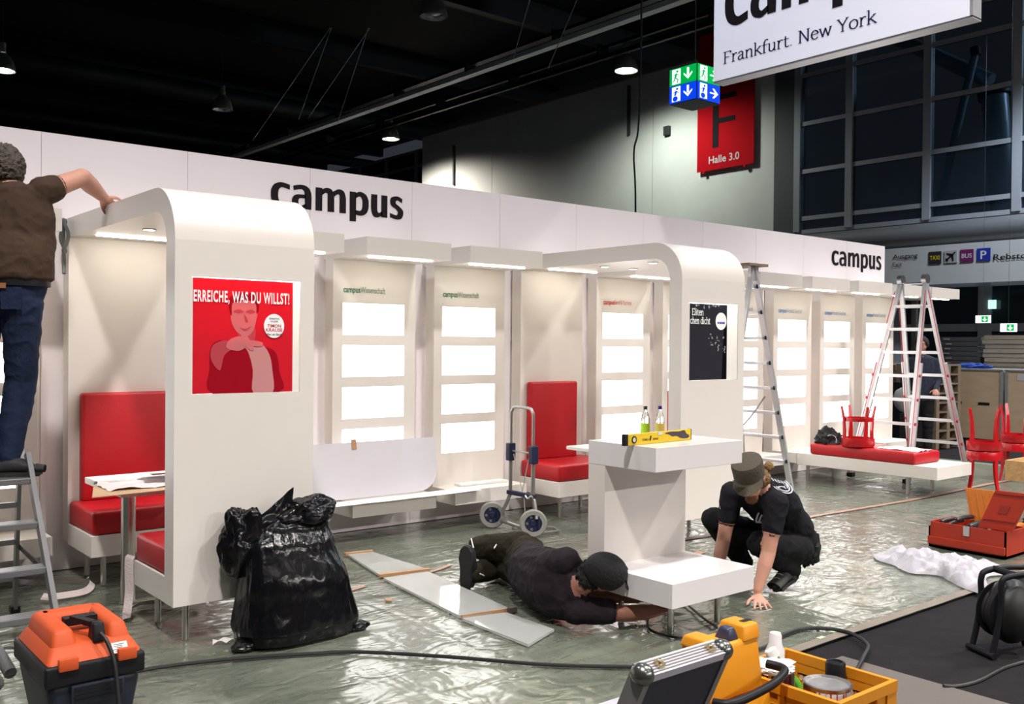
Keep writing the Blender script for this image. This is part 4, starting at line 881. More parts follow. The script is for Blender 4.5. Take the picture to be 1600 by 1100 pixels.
obj('tank', taper(MB(), .95, 1.21, 3.79, 4.17, .06, .905, 1.245, 3.745, 4.215, .33, .03), vnavy, vc, True)
obj('rim', MB().box(.895, 1.255, 3.735, 4.225, .325, .405, .012), black, vc, True)
hd_ = MB(); taper(hd_, .90, 1.25, 3.74, 4.22, .40, .935, 1.215, 3.80, 4.17, .462, .018); obj('motor_head', hd_, vorange, vc, True)
taper_l = MB()
taper(taper_l, .93, 1.03, 3.79, 4.18, .44, .945, 1.015, 3.83, 4.15, .515, .02); obj('head_ridge', taper_l, vorange, vc, True)
tr_ = MB(); taper(tr_, 1.135, 1.222, 3.79, 4.18, .44, 1.145, 1.205, 3.83, 4.15, .515, .02); obj('head_ridge', tr_, vorange, vc, True)
tb_ = MB(); taper(tb_, .94, 1.21, 4.06, 4.19, .44, .96, 1.19, 4.08, 4.16, .515, .02); obj('head_ridge', tb_, vorange, vc, True)
obj('handle_grip', MB().bar((1.02, 3.98, .50), (1.14, 3.98, .50), .05, .03), black, vc)
pt = MB(); taper(pt, 1.075, 1.125, 3.78, 3.86, .455, 1.08, 1.12, 3.80, 3.85, .525, .008); obj('socket_plug', pt, black, vc, True)
obj('plug_lever', MB().bar((1.09, 3.84, .515), (1.04, 3.93, .525), .03, .02), black, vc)
lt = obj('label_plate', MB().obox((1.165, 3.755, .430), X_, Vector((0, .69, .72)), Vector((0, -.72, .69)), .028, .022, .001), paper, vc)
lp = MB()
for k in range(5): lp.obox(Vector((1.163-.004*(k % 2), 3.7535, .430))+Vector((0, .69, .72))*(.014-.007*k), X_, Vector((0, .69, .72)), Vector((0, -.72, .69)), .020-.004*(k % 3), .0015, .0012)
lp_o = obj('label_print', lp, M('grey_print', (.15, .15, .15), .7), lt); lp_o['kind'] = 'stuff'
for x in (.975, 1.185): obj('latch', MB().box(x-.035, x+.035, 3.722, 3.745, .385, .432, .006), vorange, vc, True)
gr_ = obj('vent_grille', MB().box(.985, 1.175, 3.728, 3.742, .25, .325, .004), vnavy, vc, True)
for k in range(4): obj('vent_slot', MB().box(.995, 1.165, 3.724, 3.729, .262+.016*k, .270+.016*k), black, gr_)
for x in (.95, 1.2):
    for y in (3.8, 4.16): obj('caster', MB().lathe([(.001, -.012), (.03, -.012), (.034, 0), (.03, .012), (.001, .012)], (x, y, .035), (1, 0, 0), 14), black, vc, True)
obj('suction_hose', MB().tube(catmull([(.86, 4.10, .30), (.84, 4.3, .36), (.83, 4.5, .34), (.88, 4.75, .16), (.95, 4.8, .03), (.7, 4.9, .03), (.3, 4.7, .03)], 8), .024, 10), M('hose_grey', (.10, .10, .10), .6, bump=.4, bscale=90), vc, True)
cabm = M('black_cable', (.012, .012, .012), .5)
def cable(pts, r, lab, name='cable', m=None): return single(name, MB().tube(catmull(pts, 8), r, 8), m or cabm, lab, 'cable', smooth=True)
cable([(1.10, 3.775, .49), (1.115, 3.74, .46), (1.13, 3.70, .38), (1.14, 3.67, .2), (1.16, 3.64, .05), (1.3, 3.62, .012), (1.45, 3.75, .012)], .008, 'black plug cable hanging down the front of the vacuum cleaner')
cable([(1.30, 4.62, .012), (1.55, 4.67, .012), (1.8, 4.62, .012), (2.07, 4.52, .012), (2.3, 4.40, .012), (2.51, 4.276, .012), (2.83, 3.93, .012), (3.14, 3.54, .012), (3.49, 3.22, .012), (3.75, 3.0, .012)], .010, 'long black cable curving across the film from the vacuum cleaner')
cable([(4.0, 3.06, .012), (4.234, 3.03, .012), (4.43, 3.087, .012), (4.706, 3.09, .012), (4.825, 2.924, .012), (4.714, 2.725, .012), (4.5, 2.62, .012), (4.2, 2.5, .012)], .011, 'black cable looping from film to carpet behind the crate')
cable([(4.47, 2.19, -.006), (4.53, 2.155, -.012), (4.69, 2.123, -.012), (4.983, 2.13, -.012), (5.2, 2.1, -.012)], .009, 'black cable leading to the cable reel at the right edge')
cable([(4.62, 3.95, .012), (4.55, 3.82, .012), (4.395, 3.567, .012), (4.31, 3.40, .012), (4.22, 3.28, .012)], .007, 'black cable under the right side of the counter')
cable([(4.27, 3.86, .05), (4.13, 3.76, .03), (3.99, 3.62, .012), (3.985, 3.45, .012), (4.08, 3.35, .012), (4.2, 3.27, .012)], .007, 'black cable curling round the front counter leg')
# ================================================================ FOREGROUND TOOL CORNER
cry = M('crate_yellow', (.62, .235, .008), .45, bump=.04, bscale=60, var=.06); bxy = M('case_yellow', (.68, .26, .008), .42, bump=.03, bscale=90, var=.05)
pf = thing('tool_dolly', 'low dark dolly under the yellow crate and cases', 'dolly', (2.3, 1.75, -.012))
obj('platform', MB().box(1.62, 2.96, 1.36, 2.03, .26, .295, .005), dgrey, pf)
for x in (1.7, 2.88):
    for y in (1.44, 1.95): obj('caster_post', MB().tube([(x, y, -.012), (x, y, .26)], .03, 10), dgrey, pf)
cr = thing('yellow_crate', 'yellow plastic crate holding paint cans in the foreground', 'crate', (2.78, 1.8, .296))
x0, x1, y0, y1, z0, z1 = 2.622, 2.925, 1.606, 2.0, .297, .52
obj('bottom', MB().box(x0+.01, x1-.01, y0+.01, y1-.01, z0, z0+.012), cry, cr)
def crate_wall(a, b, n, slots):
    """wall from a to b (floor points) with rim, ribs and hand hole"""
    A, B = Vector((*a, 0)), Vector((*b, 0)); d = (B-A).normalized(); L_ = (B-A).length; nn = Vector((*n, 0))
    mb = MB(); t_ = .008
    def bx(s0, s1, za, zb, e0=0., e1=t_): mb.obox(A+d*((s0+s1)/2)+nn*((e0+e1)/2)+Z_*((za+zb)/2), d, nn, Z_, (s1-s0)/2, (e1-e0)/2, (zb-za)/2)
    dz_ = 0 if slots == 'hand' else -.0012; bx(-.014, L_+.014, z1-.035, z1+dz_, -.0016, .016); bx(-.012, L_+.012, z1-.075, z1-.07, 0, .014); bx(0, L_, z0+.001, z0+.05, .0005, .0075)
    bx(-.012, .045, z0, z1-.004+dz_, -.0008, .0142+dz_*.2); bx(L_-.045, L_+.012, z0, z1-.004+dz_, -.0008, .0142+dz_*.2)
    if slots == 'hand':
        m0, m1 = L_/2-.055, L_/2+.055; bx(.045, m0, z0+.05, z1-.035); bx(m1, L_-.045, z0+.05, z1-.035); bx(m0, m1, z0+.05, z1-.085)
    else:
        bx(.045, L_-.045, z1-.075, z1-.035); bx(L_/2-.012, L_/2+.012, z0, z1-.006, 0, .0135)
        for s0, s1 in ((.045, L_/2-.012), (L_/2+.012, L_-.045)):
            k = -.20
            while k < s1-s0+.02:
                for sg_ in (1, -1):
                    p0 = Vector((k if sg_ > 0 else (s1-s0)-k, 0)); H = z1-.075-z0-.05
                    u0, u1 = p0.x, p0.x+sg_*H
                    c0, c1 = max(0, min(s1-s0, u0)), max(0, min(s1-s0, u1))
                    if abs(c1-c0) > .004:
                        za = z0+.05+(c0-u0)/(u1-u0)*H; zb = z0+.05+(c1-u0)/(u1-u0)*H
                        mb.bar(A+d*(s0+c0)+nn*.004+Z_*za, A+d*(s0+c1)+nn*.004+Z_*zb, .005, .007, nn)
                k += .028
    o_ = obj('crate_wall', mb, cry, cr); return o_
crate_wall((x0, y0), (x1, y0), (0, -1), 'hand'); crate_wall((x0, y1), (x1, y1), (0, 1), 'hand'); crate_wall((x0, y0), (x0, y1), (-1, 0), 'lattice'); crate_wall((x1, y0), (x1, y1), (1, 0), 'lattice')
tin = M('tin_metal', (.62, .61, .60), .28, 1., bump=.05, bscale=40); tinlid = M('dirty_tin_lid', (.50, .49, .48), .38, .8, bump=.3, bscale=25, var=.35, vscale=18)
def can(x, y, zb, r_, h, lab, body):
    t = thing('paint_can', lab, 'paint can', (x, y, zb), 0, 'paint cans in the crate')
    b_ = obj('body', MB().lathe([(.001, 0), (r_*.97, 0), (r_, .004), (r_, h-.006), (r_*1.02, h-.003), (r_*1.02, h), (r_*.93, h+.001), (r_*.93, h-.008)], seg=32), body, t, True, False)
    obj('lid', MB().lathe([(r_*.93, h), (r_*.90, h-.008), (r_*.80, h-.009), (r_*.78, h-.004), (.001, h-.004)], seg=32), tinlid, t, True, False)
    return t, b_
redl = M('can_red_label', (.50, .012, .02), .4); whl = M('can_white_label', (.62, .60, .62), .45)
t, b_ = can(2.765, 1.735, .31, .076, .20, 'red and white paint can with drips at the front of the crate', tin); obj('label', MB().lathe([(.0763, .012), (.0763, .182)], seg=32), redl, b_, True, False)
rnd = random.Random(3)
for k in range(17):
    a = math.radians(190+k*8.2+rnd.uniform(-2, 2)); w = rnd.uniform(.02, .075); l_ = rnd.uniform(.04, .12); zt = .188
    mb = MB(); rr = .0766; P = []
    for q in range(5): aa = a-w+2*w*q/4; P.append((aa, zt))
    vs = [(rr*math.cos(aa), rr*math.sin(aa), z) for aa, z in P]+[(rr*math.cos(a-w+2*w*q/4), rr*math.sin(a-w+2*w*q/4), zt-l_*(1-((q-2)/2.2)**2*.8)) for q in range(5)]
    obj('paint_drip', mb.add(vs, [(q, q+1, 5+q+1, 5+q) for q in range(4)]), M('white_drip', (.74, .72, .72), .35), b_, True, False)
em = MB(); ea = math.radians(232)
for k in range(16): em.add([(.0772*math.cos(ea+s_*.2*math.cos(a_)), .0772*math.sin(ea+s_*.2*math.cos(a_)), .075+s_*.018*math.sin(a_)) for s_, a_ in ((1, k*PI/8), (1, (k+1)*PI/8), (.6, (k+1)*PI/8), (.6, k*PI/8))], [(0, 1, 2, 3)])
obj('emblem', em, ink, b_, False, False)
t, b_ = can(2.705, 1.905, .31, .072, .215, 'paint can with dark drips and white label at the back of the crate', tin)
obj('label', MB().lathe([(.0726, .02), (.0726, .12)], seg=32), whl, b_, True, False)
mb = MB(); a_ = math.radians(225); mb.add([(.0732*math.cos(a_+w), .0732*math.sin(a_+w), z) for w, z in ((-.22, .085), (0, .06), (.22, .085), (0, .11))], [(0, 1, 2, 3)]); obj('hazard_diamond', mb, redl, b_, False, False)
for k in range(11):
    a = math.radians(150+k*13+rnd.uniform(-4, 4)); w = rnd.uniform(.03, .09); l_ = rnd.uniform(.05, .14)
    obj('paint_drip', MB().add([(.0735*math.cos(a+s_), .0735*math.sin(a+s_), z) for s_, z in ((-w, .21), (w, .21), (w*.7, .21-l_), (-w*.7, .21-l_))], [(0, 1, 2, 3)]), M('dark_drip', (.02, .018, .022), .3), b_, False, False)
obj('rag', lump((0, 0, .222), .07, .07, .014, .5, 2.5, 6, 30, 14), paper, t, True, False, 'crumpled white rag')
can(2.882, 1.672, .31, .036, .145, 'small silver tin in the front right corner of the crate', tin)
sp = thing('spray_can', 'black capped spray can in the yellow crate', 'spray can', (2.885, 1.782, .31))
obj('body', MB().lathe([(.001, 0), (.032, 0), (.033, .004), (.033, .16), (.03, .168), (.001, .168)], seg=24), M('spray_label', (.55, .45, .30), .4), sp, True, False)
obj('cap', MB().lathe([(.033, .166), (.033, .225), (.030, .231), (.024, .232), (.022, .226), (.001, .226)], seg=24), black, sp, True, False)
gb = thing('green_bottle', 'green glass bottle lying slanted in the crate', 'bottle', (2.86, 1.93, .31))
gbd = Vector((-.32, .30, .75)).normalized()
obj('body', MB().lathe([(.001, 0), (.032, .002), (.036, .01), (.036, .15), (.015, .21), (.014, .26)], (2.872, 1.86, .315), gbd, 20), M('green_plastic', (.09, .30, .03), .3, var=.1), gb, True)
obj('nozzle', MB().lathe([(.001, .255), (.02, .256), (.021, .285), (.001, .29)], (2.872, 1.86, .315), gbd, 16), M('milky_cap', (.6, .62, .6), .3), gb, True)
wb_ = thing('spray_bottle', 'white plastic bottle standing behind the yellow case', 'bottle', (2.805, 1.965, .31))
obj('body', MB().lathe([(.001, 0), (.03, .001), (.032, .01), (.032, .24), (.022, .265), (.022, .29), (.018, .30), (.001, .301)], (2.805, 1.965, .31), seg=20), M('white_plastic', (.72, .71, .72), .35), wb_, True)
# yellow tool case
yc = thing('tool_case', 'yellow tool case with black carrying handle in the foreground', 'tool case', (2.45, 1.9, .296))
obj('body', taper(MB(), 2.286, 2.598, 1.80, 1.995, .297, 2.296, 2.591, 1.83, 1.995, .50, .012), bxy, yc, True)
obj('lid', taper(MB(), 2.301, 2.586, 1.85, 1.99, .50, 2.331, 2.586, 1.875, 1.985, .665, .014), bxy, yc, True)
obj('raised_end', taper(MB(), 2.501, 2.588, 1.868, 1.985, .655, 2.516, 2.590, 1.88, 1.975, .705, .008), bxy, yc, True)
obj('raised_end', taper(MB(), 2.322, 2.41, 1.868, 1.985, .655, 2.332, 2.395, 1.88, 1.975, .69, .008), bxy, yc, True)
obj('knob', taper(MB(), 2.445, 2.505, 1.885, 1.95, .66, 2.455, 2.49, 1.895, 1.935, .705, .010), M('blue_grey_plastic', (.035, .04, .075), .35), yc, True)
obj('slot', MB().box(2.547, 2.59, 1.905, 1.925, .703, .7065), black, yc)
obj('carrying_handle', MB().tube(catmull([(2.31, 1.835, .52), (2.33, 1.79, .525), (2.42, 1.775, .535), (2.54, 1.775, .55), (2.62, 1.80, .565), (2.61, 1.86, .57)], 6), .014, 10), black, yc, True)
obj('lettering', word(MB(), 'W', (2.487, 1.8665, .575), X_, Vector((0, .15, .99)), .045, .042, .03), ink, yc, label='black letter W')
obj('lettering', word(MB(), 'DE', (2.432, 1.8665, .575), X_, Vector((0, .15, .99)), .045, .05, .03), ink, yc)
# aluminium case, lid standing open
ac = thing('aluminium_case', 'open aluminium case with dark panel and rounded steel corners', 'case', (2.0, 1.6, .296))
ald = M('dark_navy_panel', (.022, .026, .040), .55, bump=.08, bscale=160); alg = M('ridged_aluminium', (.60, .58, .66), .35, .35); gcorn = M('corner_steel', (.20, .21, .19), .25, .85)
tx0, tx1, ty, tz = 1.822, 2.17, 1.66, .75
dn = Vector((0, .42, -.91)).normalized(); nm = X_.cross(dn).normalized(); nm = nm if nm.y < 0 else -nm
Lh = .30; O = Vector((tx0, ty, tz)); thk = .055
obj('lid_panel', MB().obox(O+X_*(tx1-tx0)/2+dn*Lh/2-nm*thk/2, X_, dn, nm, (tx1-tx0)/2-.02, Lh/2-.018, thk/2-.004), ald, ac)
obj('lid_edge', MB().obox(O+X_*(tx1-tx0)/2+dn*.012-nm*thk/2, X_, dn, nm, (tx1-tx0)/2, .012, thk/2), alg, ac)
for x in (tx0+.011, tx1-.011): obj('lid_edge', MB().obox(Vector((x, ty, tz))+dn*Lh/2-nm*thk/2, X_, dn, nm, .011, Lh/2, thk/2), M('lid_frame_alu', (.24, .23, .22), .45, .4), ac)
for k in range(5): obj('edge_groove', MB().obox(O+X_*(tx1-tx0)/2-dn*.001-nm*(.008+.0095*k), X_, dn, nm, (tx1-tx0)/2-.03, .0015, .0015), M('lid_frame_alu', (.24, .23, .22), .45, .4), ac)
for x in (tx0+.012, tx1-.012): obj('corner_cap', lump(Vector((x, ty, tz))+dn*.014-nm*thk*.45, .030, .034, .030, .0, 1, 1, 18, 12), gcorn, ac, True)
for x in (tx0+.07, tx1-.07): cl_ = obj('catch', MB().obox(Vector((x, ty, tz))-dn*.004-nm*.026, X_, dn, nm, .012, .006, .012), M('brass_catch', (.65, .55, .35), .25, 1.), ac); obj('catch_pin', MB().lathe([(.001, 0), (.006, 0), (.006, .010), (.001, .012)], Vector((x, ty, tz))-dn*.006-nm*.026, -dn, 10), M('brass_catch', (.65, .55, .35), .25, 1.), cl_, True)
hb = O+dn*Lh
obj('case_base', MB().box(tx0, tx1, hb.y+.055, hb.y+.055+.22, .297, hb.z+.02), ald, ac)
obj('base_rim', MB().box(tx0-.004, tx1+.004, hb.y+.05, hb.y+.282, hb.z+.02, hb.z+.03), alg, ac)
# ================================================================ RIGHT SIDE
ob = thing('toolbox', 'open orange-red toolbox with raised lid at the right', 'toolbox', (7.66, 3.5, 0), 0)
tored = M('toolbox_red', (.37, .028, .010), .45, bump=.05, bscale=60, var=.08); toor = M('toolbox_inner_orange', (.62, .20, .03), .5)
bx0, bx1, by0, by1 = 7.48, 7.84, 3.20, 3.80
w_ = MB(); w_.box(bx0, bx1, by0, by0+.012, .002, .205); w_.box(bx0, bx1, by1-.012, by1, .002, .205); w_.box(bx0, bx0+.012, by0, by1, .002, .205); w_.box(bx1-.012, bx1, by0, by1, .002, .205); w_.box(bx0, bx1, by0, by1, .002, .02)
obj('tray', w_, tored, ob)
obj('side_flange', MB().box(bx0-.02, bx0, by0, by1+.0, .03, .09, .004), tored, ob)
A0 = Vector((7.56, 3.44, .20)); lx = Vector((.06, -1, 0)).normalized(); lu = Vector((.12, -.34, .93)).normalized(); ln = lx.cross(lu).normalized(); ln = ln if ln.x < 0 else -ln
obj('lid', MB().obox(A0+lx*.125+lu*.16, lx, lu, ln, .125, .16, .014), tored, ob)
obj('lid_rib', MB().obox(A0+lx*.125+lu*.09+ln*.018, lx, lu, ln, .118, .014, .006), tored, ob)
obj('lid_rib', MB().obox(A0+lx*.125+lu*.305+ln*.018, lx, lu, ln, .118, .010, .006), tored, ob)
obj('handle_recess', MB().obox(A0+lx*.125+lu*.17+ln*.0165, lx, lu, ln, .035, .035, .003), M('toolbox_dark_red', (.25, .02, .01), .5), ob)
A1 = Vector((7.80, 3.60, .205)); lu2 = Vector((.05, .20, .97)).normalized(); ln2 = lx.cross(lu2).normalized(); ln2 = ln2 if ln2.x < 0 else -ln2
obj('rear_lid', MB().obox(A1+lx*.10+lu2*.13, lx, lu2, ln2, .11, .13, .012), toor, ob)
for k in range(4): obj('lid_rib', MB().obox(A1+lx*(.02+.055*k)+lu2*.13+ln2*.015, lx, lu2, ln2, .006, .11, .004), toor, ob)
obj('clasp', MB().box(bx0-.012, bx0, by0+.27, by0+.32, .13, .21, .003), steel, ob)
obj('clasp', MB().box(bx0-.012, bx0+.02, by1-.02, by1+.02, .17, .21, .003), steel, ob)
tl = M('tool_dark', (.02, .022, .024), .4, var=.3)
for k, (a, b, r_, lab) in enumerate((((7.56, 3.74, .195), (7.74, 3.72, .20), .020, 'dark tool handle at the back of the open toolbox'), ((7.53, 3.50, .195), (7.76, 3.49, .20), .026, 'thick dark tool at the front of the open toolbox'), ((7.54, 3.665, .19), (7.77, 3.66, .195), .014, 'thin dark tool in the middle of the open toolbox'), ((7.53, 3.60, .235), (7.76, 3.58, .24), .018, 'dark tool lying on top of the open toolbox'))):
    t = thing('hand_tool', lab, 'tool', a, 0, 'tools in the open toolbox'); obj('grip', MB().tube(catmull([a, Vector(a).lerp(Vector(b), .5)+Vector((0, 0, .008)), b], 4), [r_*.7]+[r_]*7+[r_*.8], 10), tl, t, True)
    obj('shaft', MB().tube([b, Vector(b)+(Vector(b)-Vector(a))*.12], r_*.4, 8), steel, t, True)
tp = MB()
for k in range(1): tp.lathe([(.03, -.012), (.05, -.012), (.05, .012), (.03, .012), (.03, -.012)], (7.60, 3.42, .185), (.1, .2, 1), 20)
single('tape_roll', tp, M('grey_tape_roll', (.25, .25, .28), .4), 'grey tape roll among the tools in the toolbox', 'tape', smooth=True)
# crumpled translucent film heap
fh = M('white_film_heap', (.80, .76, .84), .3, trans=.5, bump=.7, bscale=14, spec=.6)
def heap(u, v):
    x = 6.33+.95*u; y = 2.86+1.0*v
    s_ = Vector((x, y, 0)); c1 = Vector((6.80, 3.72, 0)); c2 = Vector((6.68, 3.18, 0))
    return s_
hp = MB()
hpts = [(6.86, 3.90), (6.98, 3.72), (7.02, 3.52), (6.98, 3.30), (7.16, 3.08), (7.02, 2.96), (6.78, 3.02), (6.52, 2.90), (6.28, 2.80), (6.34, 2.98), (6.46, 3.14), (6.55, 3.26), (6.46, 3.40), (6.52, 3.52), (6.60, 3.62), (6.66, 3.78)]
out = catmull([Vector((*p, 0)) for p in hpts], 6, True); cc = Vector((6.70, 3.30, 0))
def heapf(u, v):
    n_ = len(out); i = int(u*n_) % n_; p = out[i]; q = cc.lerp(p, v)
    q = Vector((q.x, q.y, 0)); h = (1-v**3)*(.045+.10*abs(noise.noise(Vector((q.x*5, q.y*5, 1))))+.05*ridged(Vector((q.x*9, q.y*9, 4))))
    return (q.x, q.y, .006+max(0, h)+.008*abs(noise.noise(Vector((q.x*22, q.y*22, 3)))))
hp.grid(heapf, len(out), 22, closeu=True)
single('film_heap', hp, fh, 'crumpled heap of white translucent film before the toolbox', 'plastic film', smooth=True)
# wooden box, tray
osb = M('osb_board', (.50, .32, .13), .7, bump=.25, bscale=35, var=.4, vscale=24)
wbx = thing('wooden_box', 'open chipboard box cut by the right edge on a dark stand', 'box', (8.75, 3.3, 0))
for a in ((8.47, 9.05, 2.90, 2.92), (8.47, 9.05, 3.62, 3.64), (8.47, 8.49, 2.92, 3.62), (9.03, 9.05, 2.92, 3.62)): obj('side_board', MB().box(*a, .482, .64), osb, wbx)
obj('bottom_board', MB().box(8.47, 9.05, 2.90, 3.64, .470, .482), osb, wbx)
for x in (8.6, 9.0):
    for y in (2.93, 3.15): obj('stand_leg', MB().box(x-.02, x+.02, y-.02, y+.02, 0, .470), dgrey, wbx)
tt = thing('parts_tray', 'low white and orange parts tray right of the toolbox', 'tray', (8.25, 3.2, 0))
obj('body', MB().box(8.0, 8.44, 2.90, 3.44, .002, .13, .004), M('tray_white', (.55, .54, .53), .5), tt)
obj('orange_rim', MB().box(7.995, 8.445, 2.895, 3.445, .13, .155, .004), toor, tt)
single('power_tool', lump((8.2, 3.2, .20), .09, .16, .05, .4, 2.0, 7, 30, 16, .156), black, 'black power tool lying on the orange-rimmed tray', 'tool', smooth=True)
# cable reel
cr_ = thing('cable_reel', 'black cable reel with carrying handle at the right edge', 'cable reel', (5.26, 2.24, -.02))
rc = Vector((5.26, 2.24, .205)); ax = Vector((-.45, -.89, 0)).normalized(); sd_ = Vector((.89, -.45, 0))
obj('drum_flange', MB().lathe([(.001, .06), (.13, .06), (.15, .052), (.15, .045), (.001, .04)], rc, ax, 30), black, cr_, True)
obj('drum_flange', MB().lathe([(.001, -.06), (.13, -.06), (.15, -.052), (.15, -.045), (.001, -.04)], rc, ax, 30), black, cr_, True)
obj('wound_cable', MB().lathe([(.11, -.045), (.13, -.035), (.125, -.02), (.132, -.005), (.125, .01), (.132, .025), (.11, .045)], rc, ax, 30), cabm, cr_, True)
for s_ in (-1, 1):
    o_ = ax*.075*s_
    obj('frame', MB().tube(catmull([rc+o_-sd_*.155-Z_*.215, rc+o_-sd_*.125-Z_*.10, rc+o_-sd_*.10+Z_*.06, rc+o_-sd_*.10+Z_*.16, rc+o_-sd_*.06+Z_*.20, rc+o_+sd_*.12+Z_*.21, rc+o_+sd_*.2+Z_*.17, rc+o_+sd_*.16-Z_*.10, rc+o_+sd_*.18-Z_*.215], 6), .016, 10), black, cr_, True)
obj('carrying_grip', MB().tube([rc+ax*.075-sd_*.02+Z_*.208, rc-ax*.075-sd_*.02+Z_*.208], .018, 10), black, cr_, True)
obj('foot_bar', MB().tube([rc+ax*.10-sd_*.155-Z_*.205, rc-ax*.10-sd_*.155-Z_*.205], .018, 10), black, cr_, True)
obj('shroud', lump(rc+sd_*.02, .15, .12, .17, .05, 2, 4), cabm, cr_, True)
# plywood transport boxes and stacks behind
plyw = M('plywood', (.50, .38, .25), .6, bump=.08, bscale=20, var=.15, vscale=4, stretch=(1, 1, 4))
for k, (ya_, yb2, lab) in enumerate(((8.0, 6.92, 'left plywood transport box with handle slots behind the red stools'), (6.88, 5.4, 'right plywood transport box cut by the right edge'))):
    t = thing('transport_box', lab, 'box', (16.4, (ya_+yb2)/2, 0), 0, 'plywood transport boxes')
    obj('body', MB().box(16.0, 16.8, yb2, ya_, .1, 1.23), plyw, t)
    for y in (ya_-.02, yb2+.02): obj('edge_profile', MB().box(15.985, 16.02, y-.025, y+.025, .1, 1.235), M('dull_alu_edge', (.35, .36, .36), .5, .5), t)
    obj('top_rail', MB().box(15.985, 16.82, yb2, ya_, 1.225, 1.25), M('dull_alu_edge', (.35, .36, .36), .5, .5), t)
    for f_ in (.30, .72): obj('handle_slot', MB().box(15.992, 16.0, ya_+(yb2-ya_)*f_-.09, ya_+(yb2-ya_)*f_+.09, .66, .70), black, t)
    obj('paper_label', MB().box(15.994, 16.0, ya_-.36, ya_-.18, 1.08, 1.18), M('label_grey', (.45, .47, .5), .6), t)
    obj('skid', MB().box(16.02, 16.78, yb2+.05, ya_-.05, 0, .1), dgrey, t)
gst = M('grey_board_edge', (.10, .10, .10), .6, .2, var=.2); bst = M('beige_board_edge', (.36, .31, .24), .7, bump=.1, bscale=30, var=.15)
su = thing('storage_rack', 'dark rack carrying the board stacks behind the plywood boxes', 'rack', (17.3, 7.6, 0))
obj('deck', MB().box(16.9, 17.9, 6.2, 8.6, 1.16, 1.20), dgrey, su)
for x in (16.95, 17.85):
    for y in (6.25, 8.55): obj('post', MB().box(x-.04, x+.04, y-.04, y+.04, 0, 1.16), dgrey, su)
for k in range(7):
    z = 1.202+.085*k; t = thing('grey_board', ('lowest', 'second lowest', 'third', 'fourth', 'fifth', 'second highest', 'topmost')[k]+' grey board of the left stack behind the plywood boxes', 'board', (17.3, 8.1, z), 0, 'grey boards in the left stack')
    obj('board', MB().box(17.0, 17.8, 7.74, 8.45+.01*(k % 3), z, z+.075), gst, t); obj('metal_clip', MB().box(16.985, 17.0, 8.30-.02*(k % 3), 8.40-.02*(k % 3), z+.025, z+.05), alu, t)
for k in range(8):
    z = 1.202+.078*k; t = single('beige_board', MB().box(16.92+.02*(k % 2), 17.8, 6.4, 7.68-.02*(k % 3), z, z+.07), bst, ('lowest', 'second lowest', 'third', 'fourth', 'fifth', 'sixth', 'second highest', 'topmost')[k]+' beige board of the right stack behind the plywood boxes', 'board', 'beige boards in the right stack')
single('blue_cloth', lump((16.35, 7.6, 1.28), .12, .36, .06, .4, 2.5, 2, 30, 14, 1.251), M('blue_cloth', (.02, .06, .30), .8), 'crumpled blue cloth on top of the plywood box', 'cloth', smooth=True)
pw_ = M('pallet_wood', (.16, .115, .075), .8, bump=.2, bscale=25, var=.3)
for k in range(9):
    z = .002+.148*k; t = thing('wooden_pallet', ('lowest', 'second', 'third', 'fourth', 'fifth', 'sixth', 'seventh', 'eighth', 'topmost')[k]+' wooden pallet of the dark stack behind the tall ladder', 'pallet', (15.0, 7.9, z), 0, 'pallets in the dark stack')
    for q in range(5): obj('deck_board', MB().box(14.6, 15.4, 7.32+.27*q, 7.45+.27*q, z+.12, z+.145), pw_, t)
    for x in (14.6, 14.95, 15.3):
        for y in (7.32, 7.85, 8.38): obj('block', MB().box(x, x+.1, y, y+.14, z, z+.12), pw_, t)
single('dark_case', MB().box(14.2, 14.56, 7.5, 8.6, .002, 1.05, .01), black, 'tall black flight case at the foot of the pallet stack', 'case')
single('white_seat_shell', lump((13.9, 7.45, .80), .05, .20, .20, .1, 1.5, 3), M('white_shell', (.6, .6, .6), .4), 'pale rounded seat shell half hidden by the tall ladder', 'seat shell', smooth=True)
single('seat_shell_stand', MB().box(13.86, 13.94, 7.38, 7.52, .002, .585), dgrey, 'dark stand under the pale seat shell behind the ladder', 'stand')
# ================================================================ PEOPLE
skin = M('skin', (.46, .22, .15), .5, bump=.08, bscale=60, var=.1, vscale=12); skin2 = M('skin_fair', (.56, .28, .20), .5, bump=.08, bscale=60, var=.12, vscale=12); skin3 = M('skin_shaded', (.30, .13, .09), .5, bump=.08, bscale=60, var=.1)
def cloth(name, col, bs=14, b=.55, rough=.85): return M(name, col, rough, bump=b, bscale=bs, var=.18, vscale=9, spec=.15)
def ring_mesh(rings, seg=20):
    """closed tube through (centre, x-axis, y-axis) rings, capped by points"""
    vs = []; fs = []
    for c, x, y in rings:
        for k in range(seg):
            a = 2*PI*k/seg; vs.append(c+x*math.cos(a)+y*math.sin(a))
    for i in range(len(rings)-1):
        for k in range(seg): fs.append((i*seg+k, i*seg+(k+1) % seg, (i+1)*seg+(k+1) % seg, (i+1)*seg+k))
    fs.append(tuple(range(seg-1, -1, -1))); fs.append(tuple(range((len(rings)-1)*seg, len(rings)*seg)))
    return vs, fs
